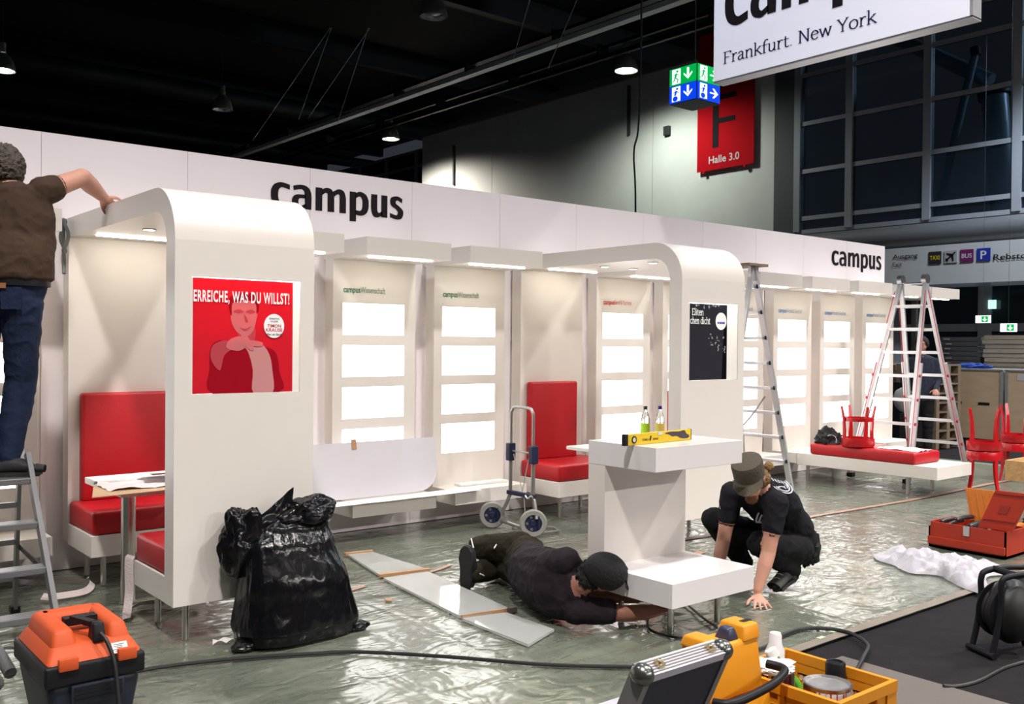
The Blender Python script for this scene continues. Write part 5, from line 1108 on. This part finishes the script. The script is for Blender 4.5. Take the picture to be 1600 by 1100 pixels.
def cap_(a, b, ra, rb, seg=20):
    a, b = Vector(a), Vector(b); d = b-a; L_ = d.length; d = d/L_ if L_ > 1e-6 else Vector((0, 0, 1))
    x = d.orthogonal().normalized(); y = d.cross(x); R_ = []
    for i in range(5): t_ = -PI/2+.12+(PI/2-.12)*i/4; R_.append((a+d*ra*math.sin(t_), x*ra*math.cos(t_), y*ra*math.cos(t_)))
    for i in range(1, 12): t_ = i/12; r_ = ra+(rb-ra)*t_; R_.append((a+d*L_*t_, x*r_, y*r_))
    for i in range(5): t_ = (PI/2-.12)*i/4; R_.append((b+d*rb*math.sin(t_), x*rb*math.cos(t_), y*rb*math.cos(t_)))
    return ring_mesh(R_, seg)
def loft_(secs, sidev, seg=28):
    """secs: (centre, half width, half depth); sidev: width direction or list of them"""
    n_ = len(secs); C_ = [Vector(s_[0]) for s_ in secs]; R_ = []
    for i, (c, w, d) in enumerate(secs):
        t_ = (C_[min(i+1, n_-1)]-C_[max(i-1, 0)]).normalized(); sv = Vector(sidev[i] if isinstance(sidev, list) else sidev); x = (sv-t_*sv.dot(t_)).normalized(); y = t_.cross(x)
        if i == 0: R_.append((C_[i]-t_*min(w, d)*.45, x*w*.55, y*d*.55))
        R_.append((C_[i], x*w, y*d))
        if i == n_-1: R_.append((C_[i]+t_*min(w, d)*.45, x*w*.55, y*d*.55))
        elif i < n_-1:
            for q in (.2, .4, .6, .8):
                s2 = secs[i+1]; R_.append((C_[i].lerp(C_[i+1], q), x*(w+(s2[1]-w)*q), y*(d+(s2[2]-d)*q)))
    return ring_mesh(R_, seg)
def ball(c, rx, ry, rz_, fwd=(0, 1, 0), up=(0, 0, 1)):
    f_ = Vector(fwd).normalized(); u_ = Vector(up); s_ = f_.cross(u_).normalized(); u_ = s_.cross(f_); R_ = []; c = Vector(c)
    for i in range(11): b = -PI/2+.15+(PI-.3)*i/10; R_.append((c+u_*rz_*math.sin(b), s_*rx*math.cos(b), f_*ry*math.cos(b)))
    return ring_mesh(R_, 20)
def body_mesh(name, prims, mats, voxel=.0065, smooth=3, wr=0., wf=9., floor=None):
    vs = []; fs = []; mi = []
    for (v, f), m in prims:
        o_ = len(vs); vs += [tuple(p) for p in v]; fs += [tuple(o_+i for i in q) for q in f]; mi += [m]*len(v)
    me = bpy.data.meshes.new(name); me.from_pydata(vs, [], fs)
    bm = bmesh.new(); bm.from_mesh(me); bmesh.ops.recalc_face_normals(bm, faces=bm.faces[:]); bm.to_mesh(me); bm.free()
    ob_ = bpy.data.objects.new('tmp', me); COL.objects.link(ob_)
    r_ = ob_.modifiers.new('r', 'REMESH'); r_.mode = 'VOXEL'; r_.voxel_size = voxel
    s_ = ob_.modifiers.new('s', 'SMOOTH'); s_.factor = .5; s_.iterations = smooth
    dg = bpy.context.evaluated_depsgraph_get(); out_ = bpy.data.meshes.new_from_object(ob_.evaluated_get(dg)); out_.name = name
    bpy.data.objects.remove(ob_)
    kd = kdtree.KDTree(len(vs))
    for i, v in enumerate(vs): kd.insert(v, i)
    kd.balance()
    out_.materials.clear()
    for m in mats: out_.materials.append(m)
    idx = [mi[kd.find(p.center)[1]] for p in out_.polygons]
    vf = [[] for _ in out_.vertices]; pv = [tuple(p.vertices) for p in out_.polygons]
    for i, q in enumerate(pv):
        for v in q: vf[v].append(i)
    for _ in range(6):                      # smooth the borders between skin and cloth
        new = idx[:]
        for i, q in enumerate(pv):
            cnt = {}
            for v in q:
                for j in vf[v]: cnt[idx[j]] = cnt.get(idx[j], 0)+1
            if len(cnt) > 1: new[i] = max(cnt, key=cnt.get)
        idx = new
    nrm = [v.normal.copy() for v in out_.vertices]
    vm = {}
    if wr:
        for p, k in zip(out_.polygons, idx):
            if k in WRINKLE:
                for v in p.vertices: vm[v] = 1
        for i in vm:
            v = out_.vertices[i]; c = v.co.copy(); n_ = nrm[i]
            h = ridged(Vector((c.x*wf, c.y*wf, c.z*wf*1.4)))*.6+ridged(Vector((c.x*wf*2.1+3, c.y*wf*2.1, c.z*wf*1.6)))*.3
            v.co = c+n_*wr*(h-.45)
    if floor is not None:
        for v in out_.vertices:
            if v.co.z < floor: v.co.z = floor
    out_.polygons.foreach_set('material_index', idx); out_.polygons.foreach_set('use_smooth', [True]*len(idx)); out_.update()
    return out_
WRINKLE = {1, 2}
def person(label, loc, prims, mats, **kw):
    t = thing('person', label, 'person', loc)
    me = body_mesh('body', prims, mats, **kw); me.transform(Matrix.Translation(-Vector(loc)))
    o_ = bpy.data.objects.new('body', me); COL.objects.link(o_); o_.parent = t
    return t
def hand_prims(wr, dirv, palmn, m, curl=.0, spread=.16, L_=.17, side=1, curl2=None):
    """wrist, pointing direction, palm normal (towards what is touched); five fingers"""
    wr = Vector(wr); d = Vector(dirv).normalized(); n_ = Vector(palmn); n_ = (n_-d*n_.dot(d)).normalized(); s_ = d.cross(n_)*side; P = []
    palm_e = wr+d*L_*.46
    P.append((loft_([(wr, .026, .020), (wr+d*L_*.2, .036, .017), (palm_e, .042, .014)], s_), m))
    for k, (off, ln) in enumerate(((-.034, .40), (-.0115, .46), (.0115, .43), (.033, .34))):
        b = palm_e+s_*off; a_ = math.radians(0); dd = (d+s_*off*9).normalized(); c0 = curl
        p0 = b; f1 = L_*ln*.42; f2 = L_*ln*.33; f3 = L_*ln*.25
        d1 = (dd*math.cos(c0)+n_*math.sin(c0)); p1 = p0+d1*f1; d2 = (dd*math.cos(c0*2)+n_*math.sin(c0*2)); p2 = p1+d2*f2; d3 = (dd*math.cos(c0*3)+n_*math.sin(c0*3)); p3 = p2+d3*f3
        P += [(cap_(p0-d*.01, p1, .0098, .0092, 12), m), (cap_(p1, p2, .0092, .0086, 12), m), (cap_(p2, p3, .0086, .0074, 12), m)]
    b = wr+d*L_*.14-s_*.028; t1 = b+(d*.55-s_*.75+n_*.15).normalized()*L_*.26; t2 = t1+(d*.85-s_*.45+n_*.3*(1 if curl else 0)).normalized()*L_*.20
    P += [(cap_(b, t1, .014, .011, 10), m), (cap_(t1, t2, .011, .009, 10), m)]
    return P
def head_prims(c, fwd, up, m, s=1.):
    c = Vector(c); f_ = Vector(fwd).normalized(); u_ = Vector(up); sd = f_.cross(u_).normalized(); u_ = sd.cross(f_)
    P = [(ball(c+u_*.025*s-f_*.01*s, .076*s, .096*s, .098*s, f_, u_), m), (ball(c-u_*.055*s+f_*.025*s, .058*s, .068*s, .068*s, f_, u_), m), (ball(c-u_*.095*s+f_*.05*s, .030*s, .034*s, .026*s, f_, u_), m)]
    P += [(cap_(c+f_*.085*s+u_*.015*s, c+f_*.108*s-u_*.028*s, .010*s, .016*s, 10), m), (cap_(c+f_*.082*s+u_*.035*s-sd*.04*s, c+f_*.082*s+u_*.035*s+sd*.04*s, .013*s, .013*s, 10), m)]
    for q in (-1, 1): P += [(ball(c+sd*.078*s*q-f_*.012*s-u_*.005*s, .012*s, .024*s, .034*s, f_, u_), m), (ball(c+sd*.042*s*q+f_*.058*s-u_*.03*s, .028*s, .028*s, .026*s, f_, u_), m)]
    P.append((cap_(c-u_*.06*s+f_*.088*s-sd*.02*s, c-u_*.06*s+f_*.088*s+sd*.02*s, .010*s, .010*s, 8), m))
    return P
def eyes(t, c, fwd, up, s=1.):
    c = Vector(c); f_ = Vector(fwd).normalized(); u_ = Vector(up); sd = f_.cross(u_).normalized(); u_ = sd.cross(f_)
    for q in (-1, 1):
        e = c+sd*.032*s*q+f_*.080*s+u_*.010*s
        o_ = obj('eye', MB().lathe([(.001, -.012), (.009, -.008), (.012, 0), (.009, .008), (.001, .012)], e, f_, 12), M('eye_white', (.55, .5, .48), .3), t, True)
        obj('iris', MB().lathe([(.001, .0135), (.0045, .012), (.005, .0105)], e, f_, 10), ink, o_, True)
def shoe(t, heel, toe, m, sole, w=.046, h=.085, name='shoe'):
    heel, toe = Vector(heel), Vector(toe); d = (toe-heel); L_ = d.length; d.normalize(); s_ = Vector((-d.y, d.x, 0)).normalized(); u_ = s_.cross(d) if s_.cross(d).z > 0 else d.cross(s_)
    secs = [(-.02, .030, .055), (.03, .038, h), (.10, .041, h*.95), (.16, w, h*.62), (.22, w*1.02, h*.48), (L_+.0, w*.75, h*.38), (L_+.025, w*.3, h*.25)]
    R_ = [(heel+d*x+u_*(hh*.5+.016), s_*ww, u_*hh*.5) for x, ww, hh in secs]
    v, f = ring_mesh(R_, 18); o_ = obj(name, MB().add(v, f), m, t, True)
    P = [(-.03, .028), (.03, .040), (.12, .038), (.2, .049), (L_, .040), (L_+.03, .012)]
    poly = [(x, w_) for x, w_ in P]+[(x, -w_) for x, w_ in reversed(P)]
    obj('sole', MB().prism(poly, heel, d, s_, u_, .022), sole, o_)
    for k in range(3): obj('lace', MB().tube([heel+d*(.10+.035*k)+u_*(h*.86-.012*k+.012)-s_*.022, heel+d*(.10+.035*k)+u_*(h*.95-.014*k+.014), heel+d*(.10+.035*k)+u_*(h*.86-.012*k+.012)+s_*.022], .004, 6), M('lace_grey', (.3, .3, .3), .8), o_)
    return o_
def V(*a): return Vector(a)
# ---- man on the step ladder (seen from behind)
brown = cloth('brown_tshirt', (.055, .034, .022)); jeans = cloth('blue_jeans', (.016, .024, .055), 30, .4)
yv = V(.22, .975, 0)      # he faces the wall
sv = V(.90, -.42, 0).normalized()
pel, wst, chs, nk = V(1.185, 5.77, 1.85), V(1.205, 5.76, 2.03), V(1.225, 5.81, 2.27), V(1.225, 5.90, 2.455)
hd1 = V(1.215, 6.0, 2.555)
P = [(loft_([(pel-Z_*.06, .165, .12), (pel, .186, .130), (wst-Z_*.09, .186, .130)], sv), 2), (loft_([(wst-Z_*.10, .215, .150), (wst, .215, .150), (chs-Z_*.12, .215, .145), (chs, .212, .135), (chs+Z_*.11, .185, .105), (nk-Z_*.03, .09, .07)], sv), 1)]
rs, re, rw = V(1.36, 5.755, 2.42), V(1.585, 5.835, 2.535), V(1.775, 6.07, 2.462)
P += [(cap_(chs+sv*.12+Z_*.11, rs, .075, .072), 1), (cap_(rs, rs.lerp(re, .22), .080, .076), 1), (cap_(rs.lerp(re, .15), re, .060, .050), 0), (cap_(re, re.lerp(rw, .4), .052, .050), 0), (cap_(re.lerp(rw, .4), rw, .050, .031), 0)]
P += hand_prims(rw, (.45, .80, -.25), (.55, -.1, -1), 0, .55, L_=.17, side=1)
ls, le, lw = V(1.03, 5.93, 2.42), V(.98, 6.22, 2.49), V(1.10, 6.40, 2.475)
P += [(cap_(chs-sv*.12+Z_*.11, ls, .075, .07), 1), (cap_(ls, ls.lerp(le, .5), .072, .064), 1), (cap_(ls.lerp(le, .4), le, .05, .044), 0), (cap_(le, lw, .045, .028), 0)]
P += hand_prims(lw, (.6, .7, .1), (0, .3, -1), 0, .4, side=-1)
P += [(cap_(nk-Z_*.04, hd1-Z_*.06, .058, .056), 0)]+head_prims(hd1, (.25, .93, -.25), (0, .25, .97), 0, 1.02)
rh, rk, ra_ = V(1.25, 5.73, 1.79), V(1.265, 5.81, 1.37), V(1.19, 5.735, .97)
lh, lk, la_ = V(1.08, 5.83, 1.79), V(1.065, 5.93, 1.37), V(1.02, 5.79, .97)
for h_, k_, a_ in ((rh, rk, ra_), (lh, lk, la_)): P += [(cap_(h_, k_, .108, .080), 2), (cap_(k_, k_.lerp(a_, .4), .080, .078), 2), (cap_(k_.lerp(a_, .4), a_, .078, .062), 2), (cap_(a_, a_-Z_*.05, .060, .058), 2)]
t = person('man in brown T-shirt and jeans standing on the ladder, seen from behind', (1.16, 5.75, .861), P, [skin2, brown, jeans], wr=.010)
eyes(t, hd1, (.25, .93, -.25), (0, .25, .97))
hairg = M('grey_brown_hair', (.085, .068, .055), .8, bump=1., bscale=55, var=.6, vscale=40)
def hair_cap(c, fwd, up, rx, ry, rz_, amp, fr, lo=-.35, sd=1.):
    c = Vector(c); f_ = Vector(fwd).normalized(); u_ = Vector(up); s_ = f_.cross(u_).normalized(); u_ = s_.cross(f_)
    def fn(u, v):
        a = 2*PI*u; b = PI/2-(PI/2-math.asin(lo))*v; face = max(0, math.sin(a))
        b2 = b if b > 0 else b*(1-.9*face); 
        if b < .55: b2 = max(b2, .75*face**1.5-(1-face)*.9 if b < .55 else b2) if face > .3 else b2
        d = Vector((math.cos(b2)*math.cos(a), math.cos(b2)*math.sin(a), math.sin(b2))); k = 1+amp*(ridged(d*fr+Vector((sd, 0, 0)))*.6+noise.noise(d*fr*2+Vector((0, sd, 0)))*.5)
        return c+s_*rx*d.x*k+f_*ry*d.y*k+u_*rz_*d.z*k
    return MB().grid(fn, 72, 40, closeu=True)
obj('hair', hair_cap(hd1+Z_*.012-yv*.02, (.25, .93, -.25), (0, .25, .97), .104, .122, .125, .16, 4.5, -.75), hairg, t, True)
shm = M('dark_work_shoe', (.022, .021, .022), .7, bump=.3, bscale=40, var=.3); som = M('rubber_sole', (.018, .018, .018), .8)
shoe(t, (1.145, 5.72, .862), (1.30, 5.655, .862), shm, som); shoe(t, (1.0, 5.77, .862), (1.13, 5.82, .862), shm, som)
bl = MB(); ring = []
for k in range(33):
    a = 2*PI*k/32; ring.append(wst-Z_*.125+sv*math.cos(a)*.196+Vector((-sv.y, sv.x, 0))*math.sin(a)*.138)
bl.add([p-Z_*.017 for p in ring]+[p+Z_*.017 for p in ring], [(i, i+1, 34+i, 33+i) for i in range(32)]); obj('belt', bl, black, t, True)
bk_ = Vector((sv.y, -sv.x, 0))
obj('belt_label', MB().obox(wst-Z_*.145+bk_*.140-sv*.03, sv, Z_, bk_, .035, .014, .002), M('tan_leather', (.30, .12, .05), .6), t)
obj('back_pocket', MB().obox(pel-Z_*.03+bk_*.126+sv*.05, sv, Z_, bk_, .05, .06, .003), jeans, t)
# cable coil on the arch beside him
single('cable_coil', MB().tube(catmull([(1.785, 7.02, 2.35+.11*math.cos(a)) if 0 else (1.772+.012*math.sin(3*a), 6.93+.05*math.sin(a), 2.30+.11*math.cos(a)) for a in [2*PI*k/14 for k in range(14)]]+[(1.785, 6.99, 2.15), (1.78, 6.97, 2.05)], 5), .012, 8), M('grey_green_cable', (.10, .11, .10), .5), 'small grey cable coil hanging at the wall end of the near arch', 'cable', smooth=True)
# ---- man lying on the floor
char = cloth('charcoal_tshirt', (.020, .015, .019), 12, .7); olive = cloth('dark_olive_trousers', (.020, .016, .010), 16, .7)
pe, wa, ch, ls, us = V(3.98, 4.66, .19), V(3.83, 4.42, .19), V(3.71, 4.10, .215), V(3.72, 3.93, .10), V(3.68, 3.98, .37)
side_ = V(.05, .0, 1)
nk2 = V(3.74, 3.86, .27); h2 = V(3.79, 3.78, .32); f2 = V(.80, -.30, -.40); u2 = V(.1, -.75, .55)
P = [(loft_([(V(4.02, 4.78, .19), .15, .125), (pe, .18, .14), (V(3.9, 4.54, .19), .165, .135)], V(0, .1, 1)), 2),
     (loft_([(V(3.88, 4.52, .19), .175, .145), (wa, .178, .15), (V(3.765, 4.26, .2), .19, .15), (ch, .205, .145), (V(3.715, 3.99, .225), .20, .12), (V(3.725, 3.92, .24), .12, .09)], V(0, .05, 1)), 1)]
P += [(cap_(us-V(0, -.04, .02), us, .085, .08), 1), (cap_(ls+V(0, .03, .03), ls+V(0, 0, .0), .095, .085), 1)]
P += [(cap_(ls, V(3.84, 3.80, .095), .082, .070), 1), (cap_(V(3.82, 3.82, .095), V(3.90, 3.74, .09), .052, .046), 0), (cap_(V(3.90, 3.74, .09), V(4.02, 3.68, .09), .046, .044), 0), (cap_(V(4.02, 3.68, .09), V(4.09, 3.645, .095), .044, .03), 0)]
P += hand_prims(V(4.09, 3.645, .095), (.85, -.35, .1), (0, .2, 1), 0, .45, L_=.16)
P += [(cap_(us, V(3.86, 3.99, .22), .078, .066), 1), (cap_(V(3.85, 3.99, .23), V(3.95, 3.98, .135), .05, .045), 0), (cap_(V(3.95, 3.98, .135), V(4.14, 3.86, .11), .045, .03), 0)]
P += hand_prims(V(4.14, 3.86, .11), (.7, -.6, 0), (0, 0, 1), 0, .45, L_=.16, side=-1)
P += [(cap_(nk2-V(.02, -.03, .02), h2-Vector(u2).normalized()*.06, .058, .056), 0)]+head_prims(h2, f2, u2, 0, 1.)
ha, ka, aa = V(3.98, 4.74, .13), V(4.06, 5.02, .105), V(3.80, 5.0, .085)
hb_, kb, ab = V(4.0, 4.76, .27), V(3.93, 5.10, .225), V(4.20, 5.22, .10)
for h_, k_, a_ in ((ha, ka, aa), (hb_, kb, ab)): P += [(cap_(h_, k_, .105, .082), 2), (cap_(k_, k_.lerp(a_, .4), .080, .078), 2), (cap_(k_.lerp(a_, .4), a_, .076, .066), 2)]
t = person('man in dark cap lying on his side reaching under the counter', (3.85, 4.5, .002), P, [skin3, char, olive], wr=.014, wf=8, floor=.003)
eyes(t, h2, f2, u2)
capm = M('black_cap', (.008, .008, .009), .9, bump=.4, bscale=60)
uu = Vector(u2).normalized(); ff = Vector(f2).normalized(); ss = ff.cross(uu).normalized(); uu = ss.cross(ff)
obj('cap', hair_cap(h2+uu*.022-ff*.008, f2, u2, .103, .128, .112, .015, 2.5, -.30, 4.), capm, t, True)
obj('cap_visor', MB().grid(lambda u, v: h2+uu*(.055-.012*v)+ff*(.10+.055*v*math.sin(PI*(.15+.7*u)))+ss*((u-.5)*.16), 14, 5), capm, t, True)
obj('hair', lump(h2-uu*.06-ff*.055, .08, .075, .08, .25, 3, 4), M('black_hair', (.008, .007, .007), .8, bump=.8, bscale=70), t, True)
def lying_shoe(t, ank, toe, solen):
    """shoe whose sole faces solen"""
    d = (Vector(toe)-Vector(ank)).normalized(); n_ = Vector(solen); n_ = (n_-d*n_.dot(d)).normalized(); s_ = d.cross(n_); a = Vector(ank)
    secs = [(-.06, .034, .06), (0, .042, .10), (.07, .044, .09), (.13, .048, .06), (.19, .046, .045), (.225, .02, .03)]
    v, f = ring_mesh([(a+d*x-n_*(h*.5), s_*w, n_*h*.5) for x, w, h in secs], 18); o_ = obj('shoe', MB().add(v, f), shm, t, True)
    Pq = [(-.075, .03), (.0, .042), (.06, .040), (.14, .052), (.2, .042), (.232, .014)]; poly = [(x, w) for x, w in Pq]+[(x, -w) for x, w in reversed(Pq)]
    so_ = obj('sole', MB().prism(poly, a, d, s_, n_, .022), som, o_)
    for k in range(6): obj('tread_bar', MB().obox(a+d*(-.05+.048*k)+n_*.024, s_, d, n_, .034, .008, .004), som, so_) if 0 else None
    obj('shoe_stripe', MB().obox(a-n_*.07+s_*.040, d, n_, s_, .012, .04, .004), paper, o_)
lying_shoe(t, (3.735, 4.985, .065), (3.715, 4.955, .26), (-.86, -.35, .10))
lying_shoe(t, (4.25, 5.25, .06), (4.32, 5.20, .2), (.5, .8, .0))
for a_, b_ in (((3.94, 4.88, .335), (3.86, 4.86, .27)), ((3.845, 5.06, .24), (3.87, 5.12, .29)), ((3.80, 4.93, .10), (3.85, 4.94, .075))):
    obj('reflective_piping', MB().tube([a_, b_], .0045, 6), paper, t)
br = thing('paint_brush', 'flat paint brush with red handle lying under the counter', 'brush', (4.05, 3.80, 0))
obj('bristles', MB().bar((3.985, 3.84, .02), (4.06, 3.80, .018), .05, .02), M('pale_bristles', (.62, .60, .56), .8, bump=.6, bscale=90), br)
obj('handle', MB().bar((4.06, 3.80, .018), (4.15, 3.755, .03), .024, .014), redp_, br)
# ---- man crouching
blackt = cloth('black_tshirt', (.012, .012, .015), 13, .6); blackp = cloth('black_work_trousers', (.010, .010, .011), 16, .6)
hc = V(4.945, 3.665, .775); f3 = V(-.80, -.42, -.42); u3 = V(-.45, -.1, .88)
nk3, ch3, wa3, pe3 = V(5.12, 3.72, .70), V(5.27, 3.775, .605), V(5.48, 3.80, .44), V(5.60, 3.80, .28)
sv3 = V(.10, -.99, 0).normalized()
lsh, lel, lwr_ = V(5.12, 3.59, .612), V(5.055, 3.60, .30), V(4.955, 3.605, .085)
rsh, rel, rwr_ = V(5.13, 3.94, .63), V(5.10, 3.985, .31), V(5.04, 4.0, .085)
P = [(loft_([(pe3+V(.02, 0, -.03), .16, .12), (pe3, .18, .14), (wa3+V(.06, 0, -.05), .165, .125)], sv3), 2),
     (loft_([(wa3+V(.10, 0, -.085), .175, .14), (wa3, .178, .14), (V(5.385, 3.79, .535), .19, .145), (ch3, .20, .135), (V(5.18, 3.75, .665), .175, .10), (nk3, .08, .065)], sv3), 1)]
for s_, e_, w_ in ((lsh, lel, lwr_), (rsh, rel, rwr_)): P += [(cap_(ch3+(s_-ch3)*.55, s_, .085, .075), 1), (cap_(s_, s_.lerp(e_, .50), .076, .068), 1), (cap_(s_.lerp(e_, .44), e_, .052, .045), 0), (cap_(e_, e_.lerp(w_, .35), .046, .046), 0), (cap_(e_.lerp(w_, .35), w_, .045, .029), 0)]
P += hand_prims(lwr_-Z_*.035, (-.45, -.55, -.16), (0, 0, -1), 0, .10, L_=.18, side=1); P += hand_prims(rwr_-Z_*.035, (-.7, .0, -.16), (0, 0, -1), 0, .12, L_=.18, side=-1)
P += [(cap_(nk3, hc+V(.06, .02, -.03), .058, .056), 0)]+head_prims(hc, f3, u3, 0, 1.03)
lh3, lk3, la3 = V(5.52, 3.70, .25), V(5.11, 3.70, .335), V(5.46, 3.70, .12); rh3, rk3, ra3 = V(5.54, 3.92, .25), V(5.15, 4.10, .43), V(5.42, 4.06, .11)
for h_, k_, a_ in ((lh3, lk3, la3), (rh3, rk3, ra3)): P += [(cap_(h_, k_, .108, .086), 2), (cap_(k_, k_.lerp(a_, .4), .082, .080), 2), (cap_(k_.lerp(a_, .4), a_, .078, .062), 2)]
t = person('man in black T-shirt and olive cap crouching beside the counter', (5.2, 3.75, .002), P, [skin2, blackt, blackp], wr=.010, floor=.003)
eyes(t, hc, f3, u3, 1.03)
olv = M('olive_cap', (.060, .048, .032), .85, bump=.3, bscale=70, var=.1)
uu = Vector(u3).normalized(); ff = Vector(f3).normalized(); ss = ff.cross(uu).normalized(); uu = ss.cross(ff)
cb = hc+uu*.050-ff*.002
obj('cap', MB().grid(lambda u, v: cb+(ss*math.cos(2*PI*u)*.096+ff*math.sin(2*PI*u)*.118)*([1, 1.0, 1.01, 1.02, .98, .6, .02][round(v*6)])+uu*[-.035, -.010, .020, .052, .070, .078, .078][round(v*6)], 32, 7, closeu=True), olv, t, True)
obj('cap_visor', MB().grid(lambda u, v: cb+uu*(-.026-.034*v)+ff*(.100+.100*v*math.sin(PI*(.12+.76*u))-.050*abs(u-.5)**2*4*.9)+ss*((u-.5)*.185), 16, 6), olv, t, True)
bear = M('ginger_beard', (.17, .065, .030), .85, bump=.8, bscale=80, var=.3)
obj('beard', lump(hc-uu*.105+ff*.058, .042, .040, .042, .14, 4, 2), bear, t, True)
obj('hair', lump(hc-ff*.055+V(.055, -.046, -.03), .050, .045, .06, .25, 3, 4), M('blond_hair', (.22, .13, .055), .8, bump=.8, bscale=70, var=.4), t, True)
obj('hair_bun', lump(hc-ff*.07+V(.085, -.07, .035), .030, .030, .032, .2, 3, 8), M('blond_hair', (.22, .13, .055), .8), t, True)
boot = M('grey_boot', (.040, .039, .034), .75, bump=.3, bscale=50, var=.3)
def boot_(heel, toe, ank):
    o_ = shoe(t, heel, toe, boot, som, .05, .10, 'boot'); v, f = cap_(Vector(ank)-V(0, 0, .01), Vector(heel)+(Vector(toe)-Vector(heel)).normalized()*.03+Z_*.05, .058, .05); obj('boot_shaft', MB().add(v, f), boot, o_, True)
boot_((5.47, 3.70, .055), (5.29, 3.695, .012), la3+V(.0, 0, .02)); boot_((5.43, 4.06, .03), (5.24, 4.08, .008), ra3+V(0, 0, .02))
obj('tool_pouch', lump((5.66, 3.72, .25), .075, .09, .125, .25, 2.5, 5), blkcloth, t, True)
# white prints on the shirt: ring emblem on the back, small mark on the chest
wpm = M('white_shirt_print', (.42, .43, .46), .8)
bko = t.children[0]
dg = bpy.context.evaluated_depsgraph_get()
from mathutils.bvhtree import BVHTree
bv = BVHTree.FromPolygons([v.co+t.location for v in bko.data.vertices], [tuple(p.vertices) for p in bko.data.polygons])
def decal(c, dirn, ex, ey, curves, w):
    mb = MB(); dirn = Vector(dirn).normalized(); ex = Vector(ex).normalized(); ey = Vector(ey).normalized()
    for cu in curves:
        Pq = catmull([Vector((*p, 0)) for p in cu], 6); pts = []
        for i, p in enumerate(Pq):
            d = (Pq[min(i+1, len(Pq)-1)]-Pq[max(i-1, 0)]).normalized(); n_ = Vector((-d.y, d.x, 0))*w/2
            for q in (p-n_, p+n_):
                o_ = Vector(c)+ex*q.x+ey*q.y; h_ = bv.ray_cast(o_+dirn*.5, -dirn); pts.append((h_[0]+h_[1]*.003) if h_[0] else o_)
        mb.add(pts, [(2*i, 2*i+2, 2*i+3, 2*i+1) for i in range(len(Pq)-1)])
    return mb
bn = V(-.1, -.6, .8); bx_ = V(.85, -.5, -.25); by_ = V(.4, .65, .55)
arcs = [[(.10*math.cos(a), .10*math.sin(a)) for a in [PI*(1.0+.16*k) for k in range(9)]], [(.075*math.cos(a), .075*math.sin(a)) for a in [PI*(1.1+.14*k) for k in range(9)]]]
arcs += [[(-.07+.03*k, -.03), (-.06+.03*k, .02), (-.075+.03*k, .06)] for k in range(5)]+[[(-.05, -.05), (0, -.02), (.05, -.05)], [(-.04, .0), (0, .03), (.045, .0)]]
obj('back_print', decal(V(5.235, 3.635, .71), bn, bx_, by_, [[(x*.72, y*.72) for x, y in cu] for cu in arcs], .009), wpm, t)
obj('chest_print', decal(V(5.12, 3.72, .50), V(-.9, -.4, -.05), V(.4, -.9, 0), Z_, [[(-.02, -.03), (-.01, .01), (.0, .03)], [(0, -.03), (.01, .0), (.02, .02)], [(-.02, -.03), (.03, -.03)]], .010), wpm, t)
obj('sleeve_print', decal(V(5.06, 3.96, .54), V(-.95, -.3, .1), V(.3, -.95, 0), Z_, [[(.02*math.cos(a), .02*math.sin(a)) for a in [k*PI/4 for k in range(9)]], [(-.01, -.045), (.01, -.03)]], .008), wpm, t)
single('black_brush_head', lump((4.78, 4.13, .06), .10, .09, .055, .25, 5, 3, 40, 20, .004), M('black_bristles', (.010, .010, .010), .9, bump=1., bscale=120), 'black bristly broom head on the floor behind the counter', 'broom', smooth=True)
# ---- man in the dark background
dk = cloth('dark_blue_overall', (.02, .025, .04)); gx, gy = 13.25, 6.87
P = [(loft_([(V(gx, gy, .85), .17, .12), (V(gx, gy, 1.1), .17, .12), (V(gx, gy, 1.3), .2, .12), (V(gx-.02, gy, 1.45), .17, .09)], V(.6, -.77, 0)), 1), (cap_(V(gx, gy, 1.45), V(gx-.03, gy, 1.55), .055, .055), 0)]
P += head_prims(V(gx-.04, gy-.02, 1.63), (-.9, -.4, -.1), (0, 0, 1), 0)
for s_ in (-1, 1):
    o_ = V(.6, -.77, 0)*s_
    P += [(cap_(V(gx, gy, 1.40)+o_*.18, V(gx, gy, 1.12)+o_*.24, .06, .05), 1), (cap_(V(gx, gy, 1.12)+o_*.24, V(gx-.18, gy-.08, 1.0)+o_*.2, .045, .035), 1), (cap_(V(gx, gy, .88)+o_*.09, V(gx, gy, .46)+o_*.1, .10, .075), 2), (cap_(V(gx, gy, .46)+o_*.1, V(gx, gy, .07)+o_*.1, .072, .055), 2), (cap_(V(gx+.03, gy, .05)+o_*.1, V(gx-.14, gy-.06, .04)+o_*.1, .045, .038), 2)]
    P += hand_prims(V(gx-.18, gy-.08, 1.0)+o_*.2, (-.7, -.5, -.3), (0, 0, -1), 0, .3, side=s_)
t = person('man in dark work clothes standing behind the tall ladder', (gx, gy, 0), P, [skin3, dk, blackp], voxel=.011, wr=.008, floor=.001)
eyes(t, V(gx-.04, gy-.02, 1.63), (-.9, -.4, -.1), (0, 0, 1))
obj('hair', hair_cap(V(gx-.03, gy-.02, 1.65), (-.9, -.4, -.1), (0, 0, 1), .092, .11, .11, .10, 3, -.4), M('black_hair', (.008, .007, .007), .8), t, True)
